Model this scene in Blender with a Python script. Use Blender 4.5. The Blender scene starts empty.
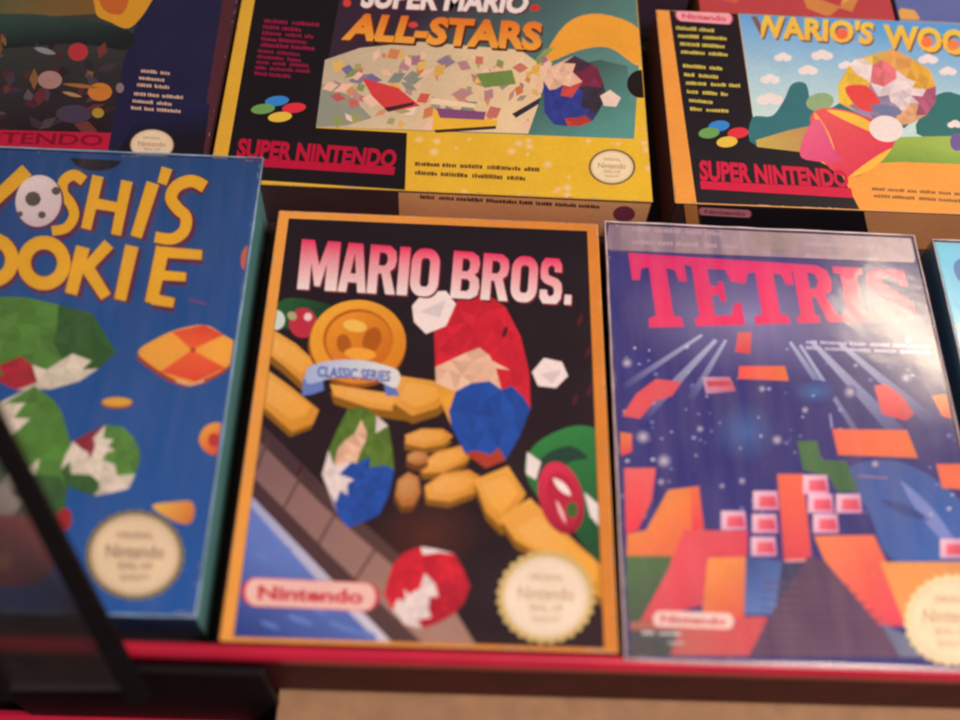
import bpy, bmesh, math, random
from mathutils import Vector, Matrix, Euler
from mathutils.geometry import tessellate_polygon
random.seed(7)
sc = bpy.context.scene
COL = sc.collection
MM = 0.001

# ------------------------------------------------------------------ camera (solved from the box corners)
F = 1088.35
CAM = Vector((71.478, -101.104, 386.776))
ROT = Euler((0.53040, -0.047336, 0.016783), 'XYZ')
RM = ROT.to_matrix()
cd = bpy.data.cameras.new('camera'); cam = bpy.data.objects.new('camera', cd); COL.objects.link(cam)
cam.location = CAM * MM; cam.rotation_euler = ROT
cd.sensor_width = 36.0; cd.lens = F / 960 * 36.0
cd.clip_start = 0.01; cd.clip_end = 50
cd.dof.use_dof = True; cd.dof.focus_distance = 0.475; cd.dof.aperture_fstop = 3.7
sc.camera = cam

def ray(px, py):
    return RM @ Vector(((px - 480) / F, (360 - py) / F, -1))
def hit_z(px, py, z):
    d = ray(px, py); t = (z - CAM.z) / d.z
    return CAM + d * t
def hit_plane(px, py, p, n):
    d = ray(px, py); t = (Vector(p) - CAM).dot(Vector(n)) / d.dot(Vector(n))
    return CAM + d * t

# ------------------------------------------------------------------ colour helpers
WB = (0.93, 0.72, 0.60)      # tint of the room light; printed inks are the seen colour divided by it
def lin(c): return c / 12.92 if c <= .04045 else ((c + .055) / 1.055) ** 2.4
def ink(r, g, b, k=1.0):
    return tuple(min(.86, max(.004, lin(v / 255) / w * k)) for v, w in zip((r, g, b), WB)) + (1,)
def mixc(a, b, t): t = max(0, min(1, t)); return tuple(x + (y - x) * t for x, y in zip(a, b))

# ------------------------------------------------------------------ materials
def newmat(name):
    m = bpy.data.materials.new(name); m.use_nodes = True
    nt = m.node_tree; nt.nodes.clear()
    out = nt.nodes.new('ShaderNodeOutputMaterial')
    return m, nt, nt.nodes, nt.links, out
def print_mat(name, rough=.4, mottle=.10, bump=.06, spec=.4, coat=0.0):
    m, nt, N, L, out = newmat(name)
    b = N.new('ShaderNodeBsdfPrincipled'); L.new(b.outputs[0], out.inputs[0])
    at = N.new('ShaderNodeAttribute'); at.attribute_name = 'Col'
    tc = N.new('ShaderNodeTexCoord')
    n1 = N.new('ShaderNodeTexNoise'); n1.inputs['Scale'].default_value = 55; n1.inputs['Detail'].default_value = 6
    n2 = N.new('ShaderNodeTexNoise'); n2.inputs['Scale'].default_value = 700; n2.inputs['Detail'].default_value = 3
    L.new(tc.outputs['Object'], n1.inputs['Vector']); L.new(tc.outputs['Object'], n2.inputs['Vector'])
    ad = N.new('ShaderNodeMath'); ad.operation = 'ADD'; L.new(n1.outputs['Fac'], ad.inputs[0]); L.new(n2.outputs['Fac'], ad.inputs[1])
    mr = N.new('ShaderNodeMapRange'); mr.inputs['From Min'].default_value = .6; mr.inputs['From Max'].default_value = 1.4
    mr.inputs['To Min'].default_value = 1 - mottle; mr.inputs['To Max'].default_value = 1 + mottle
    L.new(ad.outputs[0], mr.inputs[0])
    mx = N.new('ShaderNodeMix'); mx.data_type = 'RGBA'; mx.blend_type = 'MULTIPLY'; mx.inputs[0].default_value = 1
    L.new(at.outputs['Color'], mx.inputs[6]); L.new(mr.outputs[0], mx.inputs[7])
    L.new(mx.outputs[2], b.inputs['Base Color'])
    b.inputs['Specular IOR Level'].default_value = spec
    rr = N.new('ShaderNodeMapRange'); rr.inputs['To Min'].default_value = rough - .08; rr.inputs['To Max'].default_value = rough + .1
    L.new(n1.outputs['Fac'], rr.inputs[0]); L.new(rr.outputs[0], b.inputs['Roughness'])
    bp = N.new('ShaderNodeBump'); bp.inputs['Strength'].default_value = bump; bp.inputs['Distance'].default_value = .0006
    n3 = N.new('ShaderNodeTexNoise'); n3.inputs['Scale'].default_value = 28; n3.inputs['Detail'].default_value = 4
    L.new(tc.outputs['Object'], n3.inputs['Vector']); L.new(n3.outputs['Fac'], bp.inputs['Height']); L.new(bp.outputs[0], b.inputs['Normal'])
    return m
def plain_mat(name, col, rough=.5, mottle=.15, scale=40, spec=.4, bump=.05):
    m, nt, N, L, out = newmat(name)
    b = N.new('ShaderNodeBsdfPrincipled'); L.new(b.outputs[0], out.inputs[0])
    tc = N.new('ShaderNodeTexCoord'); n = N.new('ShaderNodeTexNoise'); n.inputs['Scale'].default_value = scale; n.inputs['Detail'].default_value = 6
    L.new(tc.outputs['Object'], n.inputs['Vector'])
    cr = N.new('ShaderNodeMapRange'); cr.inputs['From Min'].default_value = .3; cr.inputs['From Max'].default_value = .7
    cr.inputs['To Min'].default_value = 1 - mottle; cr.inputs['To Max'].default_value = 1 + mottle
    L.new(n.outputs['Fac'], cr.inputs[0])
    mx = N.new('ShaderNodeMix'); mx.data_type = 'RGBA'; mx.blend_type = 'MULTIPLY'; mx.inputs[0].default_value = 1
    rub = N.new('ShaderNodeTexNoise'); rub.inputs['Scale'].default_value = 170; rub.inputs['Detail'].default_value = 9; rub.inputs['Roughness'].default_value = .7
    mp = N.new('ShaderNodeMapping'); mp.inputs['Scale'].default_value = (.22, 1, 1); L.new(tc.outputs['Object'], mp.inputs['Vector']); L.new(mp.outputs[0], rub.inputs['Vector'])
    rr = N.new('ShaderNodeMapRange'); rr.inputs['From Min'].default_value = .56; rr.inputs['From Max'].default_value = .74; rr.inputs['To Max'].default_value = .4
    L.new(rub.outputs['Fac'], rr.inputs[0])
    du = N.new('ShaderNodeMix'); du.data_type = 'RGBA'; L.new(rr.outputs[0], du.inputs[0]); du.inputs[6].default_value = col
    du.inputs[7].default_value = tuple(v * .8 + .02 for v in col[:3]) + (1,); L.new(du.outputs[2], mx.inputs[6]); L.new(cr.outputs[0], mx.inputs[7]); L.new(mx.outputs[2], b.inputs['Base Color'])
    b.inputs['Roughness'].default_value = rough; b.inputs['Specular IOR Level'].default_value = spec
    bp = N.new('ShaderNodeBump'); bp.inputs['Strength'].default_value = bump; bp.inputs['Distance'].default_value = .0006
    L.new(n.outputs['Fac'], bp.inputs['Height']); L.new(bp.outputs[0], b.inputs['Normal'])
    return m
def film_mat(name, refl=.05, scuff_haze=.05, rough=.12, wav=.25, tint=(1, 1, 1, 1), scol=(.8, .76, .8, 1)):
    """thin clear plastic: see-through film, a fresnel reflection with waviness, and faint scuffs that also paint in glare haze"""
    m, nt, N, L, out = newmat(name)
    tr = N.new('ShaderNodeBsdfTransparent'); tr.inputs[0].default_value = tint
    gl = N.new('ShaderNodeBsdfGlossy'); gl.inputs['Roughness'].default_value = rough; gl.inputs['Color'].default_value = (1, 1, 1, 1)
    df = N.new('ShaderNodeBsdfDiffuse'); df.inputs[0].default_value = scol  # diffuse layer paints reflected haze into the film
    tc = N.new('ShaderNodeTexCoord')
    n = N.new('ShaderNodeTexNoise'); n.inputs['Scale'].default_value = 22; n.inputs['Detail'].default_value = 3; n.inputs['Distortion'].default_value = .6
    L.new(tc.outputs['Object'], n.inputs['Vector'])
    bp = N.new('ShaderNodeBump'); bp.inputs['Strength'].default_value = wav; bp.inputs['Distance'].default_value = .001
    L.new(n.outputs['Fac'], bp.inputs['Height']); L.new(bp.outputs[0], gl.inputs['Normal'])
    fr = N.new('ShaderNodeFresnel'); fr.inputs['IOR'].default_value = 1.5; L.new(bp.outputs[0], fr.inputs['Normal'])
    mu = N.new('ShaderNodeMath'); mu.operation = 'MULTIPLY_ADD'; mu.inputs[1].default_value = .6; mu.inputs[2].default_value = refl - .02
    L.new(fr.outputs[0], mu.inputs[0])
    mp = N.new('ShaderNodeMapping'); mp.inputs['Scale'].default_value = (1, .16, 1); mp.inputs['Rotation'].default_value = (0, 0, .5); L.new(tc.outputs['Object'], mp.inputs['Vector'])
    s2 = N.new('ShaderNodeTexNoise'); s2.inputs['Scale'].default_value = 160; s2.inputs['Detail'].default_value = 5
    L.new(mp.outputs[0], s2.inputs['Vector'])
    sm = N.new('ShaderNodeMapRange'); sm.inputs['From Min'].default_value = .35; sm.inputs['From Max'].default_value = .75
    sm.inputs['To Min'].default_value = scuff_haze * .6; sm.inputs['To Max'].default_value = scuff_haze * 1.9
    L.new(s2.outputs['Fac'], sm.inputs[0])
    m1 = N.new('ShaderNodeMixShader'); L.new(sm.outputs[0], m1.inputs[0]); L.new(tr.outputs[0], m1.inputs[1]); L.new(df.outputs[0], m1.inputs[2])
    m2 = N.new('ShaderNodeMixShader'); L.new(mu.outputs[0], m2.inputs[0]); L.new(m1.outputs[0], m2.inputs[1]); L.new(gl.outputs[0], m2.inputs[2])
    L.new(m2.outputs[0], out.inputs[0])
    return m
MP = print_mat('printed_card', rough=.42)
MPG = print_mat('printed_glossy_card', rough=.3, spec=.5)
M_FILM = film_mat('clear_film', refl=.05, scuff_haze=.042, rough=.13, wav=.3)
M_FLAP = film_mat('film_flap', refl=.02, scuff_haze=.22, rough=.45, wav=.3, scol=(.72, .6, .66, 1))  # stronger pale haze, painted in for the glare on the flap
M_FILM_Y = film_mat('clear_film_thin', refl=.04, scuff_haze=.022, rough=.16, wav=.25)
M_CREASE = plain_mat('film_crease', (.62, .56, .6, 1), rough=.25, spec=.6, mottle=.3, scale=120)
M_CREASE_B = plain_mat('film_crease_blue', (.22, .42, .62, 1), rough=.25, spec=.6, mottle=.3, scale=120)
M_SMOKE = film_mat('smoked_acrylic', refl=.03, scuff_haze=.05, rough=.12, wav=.02, tint=(.86, .86, .86, 1), scol=(.12, .11, .11, 1))
M_BLACK = plain_mat('black_plastic', (.006, .005, .006, 1), rough=.6, spec=.2)
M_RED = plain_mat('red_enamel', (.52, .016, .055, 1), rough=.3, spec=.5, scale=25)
M_RED_SHADED = plain_mat('shaded_red_board', (.055, .004, .010, 1), rough=.55, spec=.2, mottle=.35, scale=60)  # darker version of the lip red, with its shade put into the colour
M_SHELF = plain_mat('dark_shelf', (.035, .02, .016, 1), rough=.6)
M_BEIGE = plain_mat('brown_cardboard', (.34, .22, .12, 1), rough=.75, scale=90, mottle=.14)
M_FLOOR = plain_mat('dark_floor', (.02, .014, .012, 1), rough=.8)

# ------------------------------------------------------------------ objects
def link(name, me, mat, parent=None):
    o = bpy.data.objects.new(name, me); COL.objects.link(o)
    if mat: me.materials.append(mat)
    if parent: o.parent = parent
    return o
def tag(o, label=None, cat=None, group=None, kind=None):
    for k, v in (('label', label), ('category', cat), ('group', group), ('kind', kind)):
        if v: o[k] = v
    return o
def box_bm(x0, x1, y0, y1, z0, z1, bev=.6, seg=2):
    bm = bmesh.new(); bmesh.ops.create_cube(bm, size=1)
    for v in bm.verts:
        v.co = Vector((x0 + (v.co.x + .5) * (x1 - x0), y0 + (v.co.y + .5) * (y1 - y0), z0 + (v.co.z + .5) * (z1 - z0))) * MM
    if bev: bmesh.ops.bevel(bm, geom=bm.edges[:], offset=bev * MM, segments=seg, profile=.6, affect='EDGES')
    return bm
def from_bm(name, bm, mat, parent=None, smooth=False):
    me = bpy.data.meshes.new(name); bm.to_mesh(me); bm.free()
    if smooth:
        for p in me.polygons: p.use_smooth = p.area < 2e-4
    return link(name, me, mat, parent)
def tube_bm(pts, r, seg=6, closed=False):
    bm = bmesh.new(); rings = []; n = len(pts)
    for i, p in enumerate(pts):
        a = pts[(i - 1) % n] if (closed or i > 0) else p; b = pts[(i + 1) % n] if (closed or i < n - 1) else p
        t = (Vector(b) - Vector(a)).normalized(); u = t.cross(Vector((0, 0, 1)))
        if u.length < .01: u = Vector((1, 0, 0))
        u.normalize(); w = t.cross(u)
        rings.append([bm.verts.new((Vector(p) + (u * math.cos(k * 2 * math.pi / seg) + w * math.sin(k * 2 * math.pi / seg)) * r) * MM) for k in range(seg)])
    for i in range(n if closed else n - 1):
        A, B = rings[i], rings[(i + 1) % n]
        for k in range(seg): bm.faces.new((A[k], A[(k + 1) % seg], B[(k + 1) % seg], B[k]))
    if not closed: bm.faces.new(rings[0]); bm.faces.new(rings[-1][::-1])
    bmesh.ops.recalc_face_normals(bm, faces=bm.faces[:])
    return bm

# ---- 2-D shape helpers (points are measured in photo pixels and laid onto the printed face)
def smooth(pts, n=6, closed=True):
    out = []; m = len(pts); R = range(m) if closed else range(m - 1)
    for i in R:
        p0, p1, p2, p3 = [pts[(i + k) % m] if closed else pts[max(0, min(m - 1, i + k))] for k in (-1, 0, 1, 2)]
        for j in range(n):
            t = j / n
            out.append(tuple(.5 * (2 * b + (c - a) * t + (2 * a - 5 * b + 4 * c - d) * t * t + (3 * b - a - 3 * c + d) * t ** 3) for a, b, c, d in zip(p0, p1, p2, p3)))
    if not closed: out.append(tuple(pts[-1]))
    return out
def ell(cx, cy, rx, ry, rot=0, n=36, a0=0, a1=360, wob=0):
    c, s = math.cos(math.radians(rot)), math.sin(math.radians(rot)); o = []
    full = abs(a1 - a0) >= 360
    for i in range(n if full else n + 1):
        a = math.radians(a0 + (a1 - a0) * i / n); k = 1 + (wob if i % 2 else -wob)
        x, y = rx * k * math.cos(a), ry * k * math.sin(a)
        o.append((cx + x * c - y * s, cy + x * s + y * c))
    return o
def leaf(p, q, w, bend=0, n=14):
    dx, dy = q[0] - p[0], q[1] - p[1]; L = math.hypot(dx, dy); nx, ny = -dy / L, dx / L; up, dn = [], []
    for i in range(n + 1):
        t = i / n; h = math.sin(math.pi * t) ** .8; c = bend * math.sin(math.pi * t)
        up.append((p[0] + dx * t + nx * (c + w * h), p[1] + dy * t + ny * (c + w * h)))
        dn.append((p[0] + dx * t + nx * (c - w * h), p[1] + dy * t + ny * (c - w * h)))
    return up + dn[-2:0:-1]
def stroke(pts, w, closed=False, w2=None):
    m = len(pts); l, r = [], []
    for i, p in enumerate(pts):
        a = pts[(i - 1) % m] if closed or i else p; b = pts[(i + 1) % m] if closed or i < m - 1 else p
        dx, dy = b[0] - a[0], b[1] - a[1]; L = math.hypot(dx, dy) or 1
        ww = (w if w2 is None else w + (w2 - w) * i / (m - 1)) / 2
        l.append((p[0] - dy / L * ww, p[1] + dx / L * ww)); r.append((p[0] + dy / L * ww, p[1] - dx / L * ww))
    if closed: return [[l[i], l[(i + 1) % m], r[(i + 1) % m], r[i]] for i in range(m)]
    return [l + r[::-1]]
def quad_at(q, s, t):      # q = TL, TR, BR, BL ; s right, t down
    a = [q[0][k] + (q[1][k] - q[0][k]) * s for k in (0, 1)]; b = [q[3][k] + (q[2][k] - q[3][k]) * s for k in (0, 1)]
    return (a[0] + (b[0] - a[0]) * t, a[1] + (b[1] - a[1]) * t)
_txt = {}
def text_mesh(s, off):
    if (s, off) in _txt: return _txt[(s, off)]
    cu = bpy.data.curves.new('lettering', 'FONT'); cu.body = s; cu.size = 1; cu.offset = off; cu.resolution_u = 3
    o = bpy.data.objects.new('lettering', cu); COL.objects.link(o)
    dg = bpy.context.evaluated_depsgraph_get(); dg.update()
    me = o.evaluated_get(dg).to_mesh()
    V = [(v.co.x, v.co.y) for v in me.vertices]; Fc = [tuple(p.vertices) for p in me.polygons]
    o.evaluated_get(dg).to_mesh_clear(); bpy.data.objects.remove(o); bpy.data.curves.remove(cu)
    x0, x1 = min(v[0] for v in V), max(v[0] for v in V); y0, y1 = min(v[1] for v in V), max(v[1] for v in V)
    r = ([((x - x0) / (x1 - x0), 1 - (y - y0) / (y1 - y0)) for x, y in V], Fc)
    _txt[(s, off)] = r
    return r

class Face:
    """collects printed shapes for one face of one box; each part becomes one mesh"""
    def __init__(self, box, kind='top'):
        self.box = box; self.k = 0; self.parts = {}; self.kind = kind
        self.base = .05; self.used = []
    def layer(self, P):
        """lowest print layer free of anything already printed there"""
        x0 = min(p[0] for p in P); x1 = max(p[0] for p in P); y0 = min(p[1] for p in P); y1 = max(p[1] for p in P); k = 0
        for a0, a1, b0, b1, kk in self.used:
            if kk > k and a0 < x1 and x0 < a1 and b0 < y1 and y0 < b1: k = kk
        self.used.append((x0, x1, y0, y1, k + 1))
        return self.base + (k + 1) * .0022
    def loc(self, p):           # photo measure -> millimetres on the face
        b = self.box
        if self.kind == 'top':
            h = hit_z(p[0], p[1], b.z0 + b.T); l = b.inv @ h; return (l.x, l.y)
        n = b.mat.to_3x3() @ Vector((0, -1, 0)); o = b.mat @ Vector((0, -b.H / 2, 0))
        l = b.inv @ hit_plane(p[0], p[1], o, n); return (l.x, l.z)
    def rect(self):
        b = self.box; e = .5
        return (-b.W / 2 + e, b.W / 2 - e, -b.H / 2 + e, b.H / 2 - e) if self.kind == 'top' else (-b.W / 2 + e, b.W / 2 - e, e, b.T - e)
    def clip(self, P):
        x0, x1, y0, y1 = self.rect()
        for ax, lim, sg in ((0, x0, 1), (0, x1, -1), (1, y0, 1), (1, y1, -1)):
            Q = []
            for i in range(len(P)):
                a, b = P[i - 1], P[i]; ia, ib = (a[ax] - lim) * sg >= 0, (b[ax] - lim) * sg >= 0
                if ia != ib:
                    t = (lim - a[ax]) / (b[ax] - a[ax]); Q.append((a[0] + (b[0] - a[0]) * t, a[1] + (b[1] - a[1]) * t))
                if ib: Q.append(b)
            P = Q
            if not P: return P
        return P
    def add_local(self, part, P, col, sub=0, do_clip=True, holes=()):
        if do_clip: P = self.clip(P)
        if len(P) < 3: return
        loops = [P] + list(holes)
        tris = tessellate_polygon([[Vector((x, y, 0)) for x, y in l] for l in loops])
        PP = [p for l in loops for p in l]
        T = [[PP[i] for i in t] for t in tris]
        for _ in range(sub):
            N = []
            for a, b, c in T:
                ab, bc, ca = [((u[0] + v[0]) / 2, (u[1] + v[1]) / 2) for u, v in ((a, b), (b, c), (c, a))]
                N += [[a, ab, ca], [ab, b, bc], [ca, bc, c], [ab, bc, ca]]
            T = N
        z = self.layer(P)
        V, Fc, C = self.parts.setdefault(part, ([], [], []))
        for t in T:
            ar = (t[1][0] - t[0][0]) * (t[2][1] - t[0][1]) - (t[2][0] - t[0][0]) * (t[1][1] - t[0][1])
            if abs(ar) < 1e-7: continue
            if ar < 0: t = t[::-1]
            n = len(V)
            for x, y in t:
                V.append((x, y, z)); C.append(col(x, y) if callable(col) else col)
            Fc.append((n, n + 1, n + 2))
    def poly(self, part, pts, col, sub=0):
        L = [self.loc(p) for p in pts]
        if callable(col):
            # gradient given in photo measures: sample on the vertices by inverse lookup
            pairs = list(zip(L, pts))
            f = col; col = lambda x, y: f(x, y)
        self.add_local(part, L, col, sub)
    def grad(self, part, pts, p0, c0, p1, c1, sub=2, holes=()):
        a, b = self.loc(p0), self.loc(p1); d = (b[0] - a[0], b[1] - a[1]); dd = d[0] ** 2 + d[1] ** 2
        self.add_local(part, [self.loc(p) for p in pts], lambda x, y: mixc(c0, c1, ((x - a[0]) * d[0] + (y - a[1]) * d[1]) / dd), sub, not holes, [[self.loc(p) for p in h] for h in holes])
    def glow(self, part, cx, cy, rx, ry, cin, cout, rot=0, n=28, pw=1.0):
        c = self.loc((cx, cy)); E = [self.loc(p) for p in ell(cx, cy, rx, ry, rot, n)]
        P = self.clip(E)
        if len(P) < 3: return
        z = self.layer(P); V, Fc, C = self.parts.setdefault(part, ([], [], [])); b0 = len(V); R = 8; m = len(E)
        x0, x1, y0, y1 = self.rect(); cl = lambda x, y: (max(x0, min(x1, x)), max(y0, min(y1, y)), z)
        V.append(cl(*c)); C.append(cin)
        for r in range(1, R + 1):
            t = r / R
            for x, y in E: V.append(cl(c[0] + (x - c[0]) * t, c[1] + (y - c[1]) * t)); C.append(mixc(cin, cout, t ** pw))
        for i in range(m):
            Fc.append((b0, b0 + 1 + i, b0 + 1 + (i + 1) % m))
            for r in range(R - 1):
                a = b0 + 1 + r * m; q = a + m; Fc.append((a + i, q + i, q + (i + 1) % m, a + (i + 1) % m))
    def lines(self, part, q, w, col, closed=False, w2=None):
        if closed:
            S_ = stroke(q, w, True); a = [x[0] for x in S_]; b = [x[3] for x in S_]
            ar = lambda R: abs(sum(R[i - 1][0] * R[i][1] - R[i][0] * R[i - 1][1] for i in range(len(R))))
            if ar(a) < ar(b): a, b = b, a
            self.add_local(part, [self.loc(p) for p in a], col, 0, False, [[self.loc(p) for p in b]]); return
        for s in stroke(q, w, closed, w2): self.poly(part, s, col)
    def text(self, part, s, q, col, col2=None, off=.0):
        V, Fc = text_mesh(s, off)
        P = [self.loc(quad_at(q, *v)) for v in V]
        z = self.layer(P)
        W, G, C = self.parts.setdefault(part, ([], [], [])); n = len(W)
        for p, v in zip(P, V): W.append((p[0], p[1], z)); C.append(mixc(col, col2, v[1]) if col2 else col)
        x0, x1, y0, y1 = self.rect()
        for f in Fc:
            if all(x0 < P[i][0] < x1 and y0 < P[i][1] < y1 for i in f):
                a, b, c = [P[f[i]] for i in (0, 1, 2)]
                G.append(tuple(n + i for i in f))
    def glyphs(self, part, q, items, cols, sub=2):
        """items: (x0, x1, outline loops in a unit box); laid into quad q"""
        for x0, x1, loops in items:
            for lp in loops:
                holes = []
                if isinstance(lp, dict): holes = [[quad_at(q, x0 + (x1 - x0) * x, 1 - y) for x, y in h] for h in lp['holes']]; lp = lp['out']
                pts = [quad_at(q, x0 + (x1 - x0) * x, 1 - y) for x, y in lp]
                ca, cb = cols
                a = quad_at(q, (x0 + x1) / 2, 0); b = quad_at(q, (x0 + x1) / 2, 1)
                self.grad(part, pts, a, ca, b, cb, sub, holes)
    def scribble(self, part, a, b, h, col, rng, words=5):
        """a line of print too small to read: word-length runs of broken marks"""
        L = math.hypot(b[0] - a[0], b[1] - a[1]); ux, uy = (b[0] - a[0]) / L, (b[1] - a[1]) / L; t = 0
        while t < L - h:
            wl = min(L - t, h * rng.uniform(2.2, 6)); s = t
            while s < t + wl - h * .3:
                g = h * rng.uniform(.28, .6); k = h * rng.uniform(.45, .95)
                x, y = a[0] + ux * s, a[1] + uy * s
                self.poly(part, [(x, y - k / 2), (x + ux * g, y + uy * g - k / 2), (x + ux * g, y + uy * g + h * .32), (x, y + h * .32)], col)
                s += g + h * rng.uniform(.06, .16)
            t += wl + h * .6
    def build(self, mats):
        b = self.box; made = {}
        for path, (V, Fc, C) in self.parts.items():
            if not Fc: continue
            part = path.split('/')[-1].split('#')[0]
            me = bpy.data.meshes.new(part)
            if self.kind == 'top': W = [(x * MM, y * MM, (b.T + z) * MM) for x, y, z in V]
            else: W = [(x * MM, (-b.H / 2 - z) * MM, y * MM) for x, y, z in V]
            me.from_pydata(W, [], Fc); me.update()
            at = me.color_attributes.new('Col', 'FLOAT_COLOR', 'POINT')
            for i, c in enumerate(C): at.data[i].color = c
            # make every printed facet look outward
            bm = bmesh.new(); bm.from_mesh(me)
            o = Vector((0, 0, 1)) if self.kind == 'top' else Vector((0, -1, 0))
            bad = [f for f in bm.faces if f.normal.dot(o) < 0]
            if bad: bmesh.ops.reverse_faces(bm, faces=bad)
            bm.to_mesh(me); bm.free()
            made[path] = link(part, me, mats, made[path.split('/')[0]] if '/' in path else b.root)

class Box:
    def __init__(self, name, label, cat, x, y, yaw, W, H, T, z0=0, sides=None, group=None, bev=.7):
        """x, y: near left corner on the shelf; sides: colours for left, right, near, far, top"""
        self.W, self.H, self.T, self.z0 = W, H, T, z0
        c, s = math.cos(yaw), math.sin(yaw)
        cx, cy = x + c * W / 2 - s * H / 2, y + s * W / 2 + c * H / 2
        self.mat = Matrix.Translation((cx, cy, z0)) @ Matrix.Rotation(yaw, 4, 'Z'); self.inv = self.mat.inverted()
        r = bpy.data.objects.new(name, None); COL.objects.link(r); r.empty_display_size = .02
        r.location = (cx * MM, cy * MM, z0 * MM); r.rotation_euler = (0, 0, yaw); self.root = r
        tag(r, label, cat, group)
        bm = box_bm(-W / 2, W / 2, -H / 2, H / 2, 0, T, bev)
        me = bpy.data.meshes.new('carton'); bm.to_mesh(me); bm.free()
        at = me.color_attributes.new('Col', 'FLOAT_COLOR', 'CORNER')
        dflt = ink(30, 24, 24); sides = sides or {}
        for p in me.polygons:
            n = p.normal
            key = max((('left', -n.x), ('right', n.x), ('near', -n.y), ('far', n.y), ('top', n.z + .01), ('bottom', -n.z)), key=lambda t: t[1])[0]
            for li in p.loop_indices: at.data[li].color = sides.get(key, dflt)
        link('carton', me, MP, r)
    def sleeve(self, mat, crease, gap=.9, notch=None, r=.45):
        W, H, T = self.W / 2 + gap, self.H / 2 + gap, self.T + gap
        from_bm('clear_sleeve', box_bm(-W, W, -H, H, .1, T, 1.2, 3), mat, self.root, True)
        k = .3
        rng = random.Random(int(self.W * 100))
        loop = []
        c = [(-W + k, -H + k), (W - k, -H + k), (W - k, H - k), (-W + k, H - k)]
        for i in range(4):
            a, b = c[i], c[(i + 1) % 4]
            for j in range(16):
                t = j / 16; loop.append((a[0] + (b[0] - a[0]) * t + rng.uniform(-.12, .12), a[1] + (b[1] - a[1]) * t + rng.uniform(-.12, .12), T - .3 + rng.uniform(-.15, .1)))
        sl = from_bm('sleeve_crease', tube_bm(loop, r, 6, True), crease, self.root, True)

rng = random.Random(3)
CREAM = ink(236, 208, 172); GOLD = ink(200, 165, 100); WHITE = ink(240, 222, 205)
def seal(f, cx, cy, rx, ry, ring=1.16, ringcol=GOLD, txt=True, scal=.035, face=CREAM, tc=ink(190, 150, 110)):
    f.poly('quality_seal', ell(cx, cy, rx * ring, ry * ring, 0, 56, wob=scal), ringcol)
    f.grad('quality_seal', ell(cx, cy, rx, ry, 0, 40), (cx - rx, cy + ry), face, (cx + rx, cy - ry), mixc(face, (.8, .72, .55, 1), .4), 1)
    f.lines('quality_seal', ell(cx, cy, rx * .93, ry * .93, 0, 40), rx * .022, mixc(tc, face, .3), True)
    if txt:
        for s, dy, hw, hh in (('ORIGINAL', -.50, .42, .085), ('Nintendo', -.10, .66, .17), ('SEAL OF', .26, .40, .09), ('QUALITY', .56, .34, .09)):
            f.text('quality_seal/seal_lettering', s, [(cx - rx * hw, cy + ry * (dy - hh)), (cx + rx * hw, cy + ry * (dy - hh) + 1), (cx + rx * hw, cy + ry * (dy + hh) + 1), (cx - rx * hw, cy + ry * (dy + hh))], tc, None, .012)
def pill(f, q, txt='Nintendo', fill=ink(248, 178, 158), edge=ink(196, 40, 55), part='maker_badge'):
    def shape(m):
        out = []; h = .5 - m * 4.2 / 4; asp = math.dist(q[0], q[1]) / math.dist(q[0], q[3]); r = .5 / asp
        for a in range(-90, 91, 15): out.append((1 - r + (r - m / 1) * math.cos(math.radians(a)), .5 + h * math.sin(math.radians(a))))
        for a in range(90, 271, 15): out.append((r + (r - m / 1) * math.cos(math.radians(a)), .5 + h * math.sin(math.radians(a))))
        return [quad_at(q, *p) for p in out]
    f.poly(part, shape(0), edge); f.poly(part, shape(.028), fill)
    f.text(part + '/badge_lettering' if part == 'maker_badge' else part, txt, [quad_at(q, .12, .26), quad_at(q, .88, .26), quad_at(q, .88, .76), quad_at(q, .12, .76)], edge, None, .035)
def pinwheel(f, cx, cy, r, cols, rot=0, ry=None, hub=None, part='cover_picture', tw=.45):
    """a plain whirl of coloured blades"""
    n = len(cols); ry = ry or r
    for i, c in enumerate(cols):
        a0 = rot + i * 2 * math.pi / n; a1 = a0 + 2 * math.pi / n * .86
        P = [(cx, cy)] + [(cx + r * k * math.cos(a), cy + ry * k * math.sin(a)) for k, a in ((.62, a0 - tw * .4), (1, a0 + tw * .2), (.94, a0 + tw), (.6, a1))]
        f.grad(part, smooth(P, 4), (cx, cy), mixc(c, (.02, .01, .01, 1), .35), (cx + r * math.cos(a0 + .4), cy + ry * math.sin(a0 + .4)), c, 1)
    if hub: f.poly(part, ell(cx, cy, r * .14, ry * .14), hub)
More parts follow.
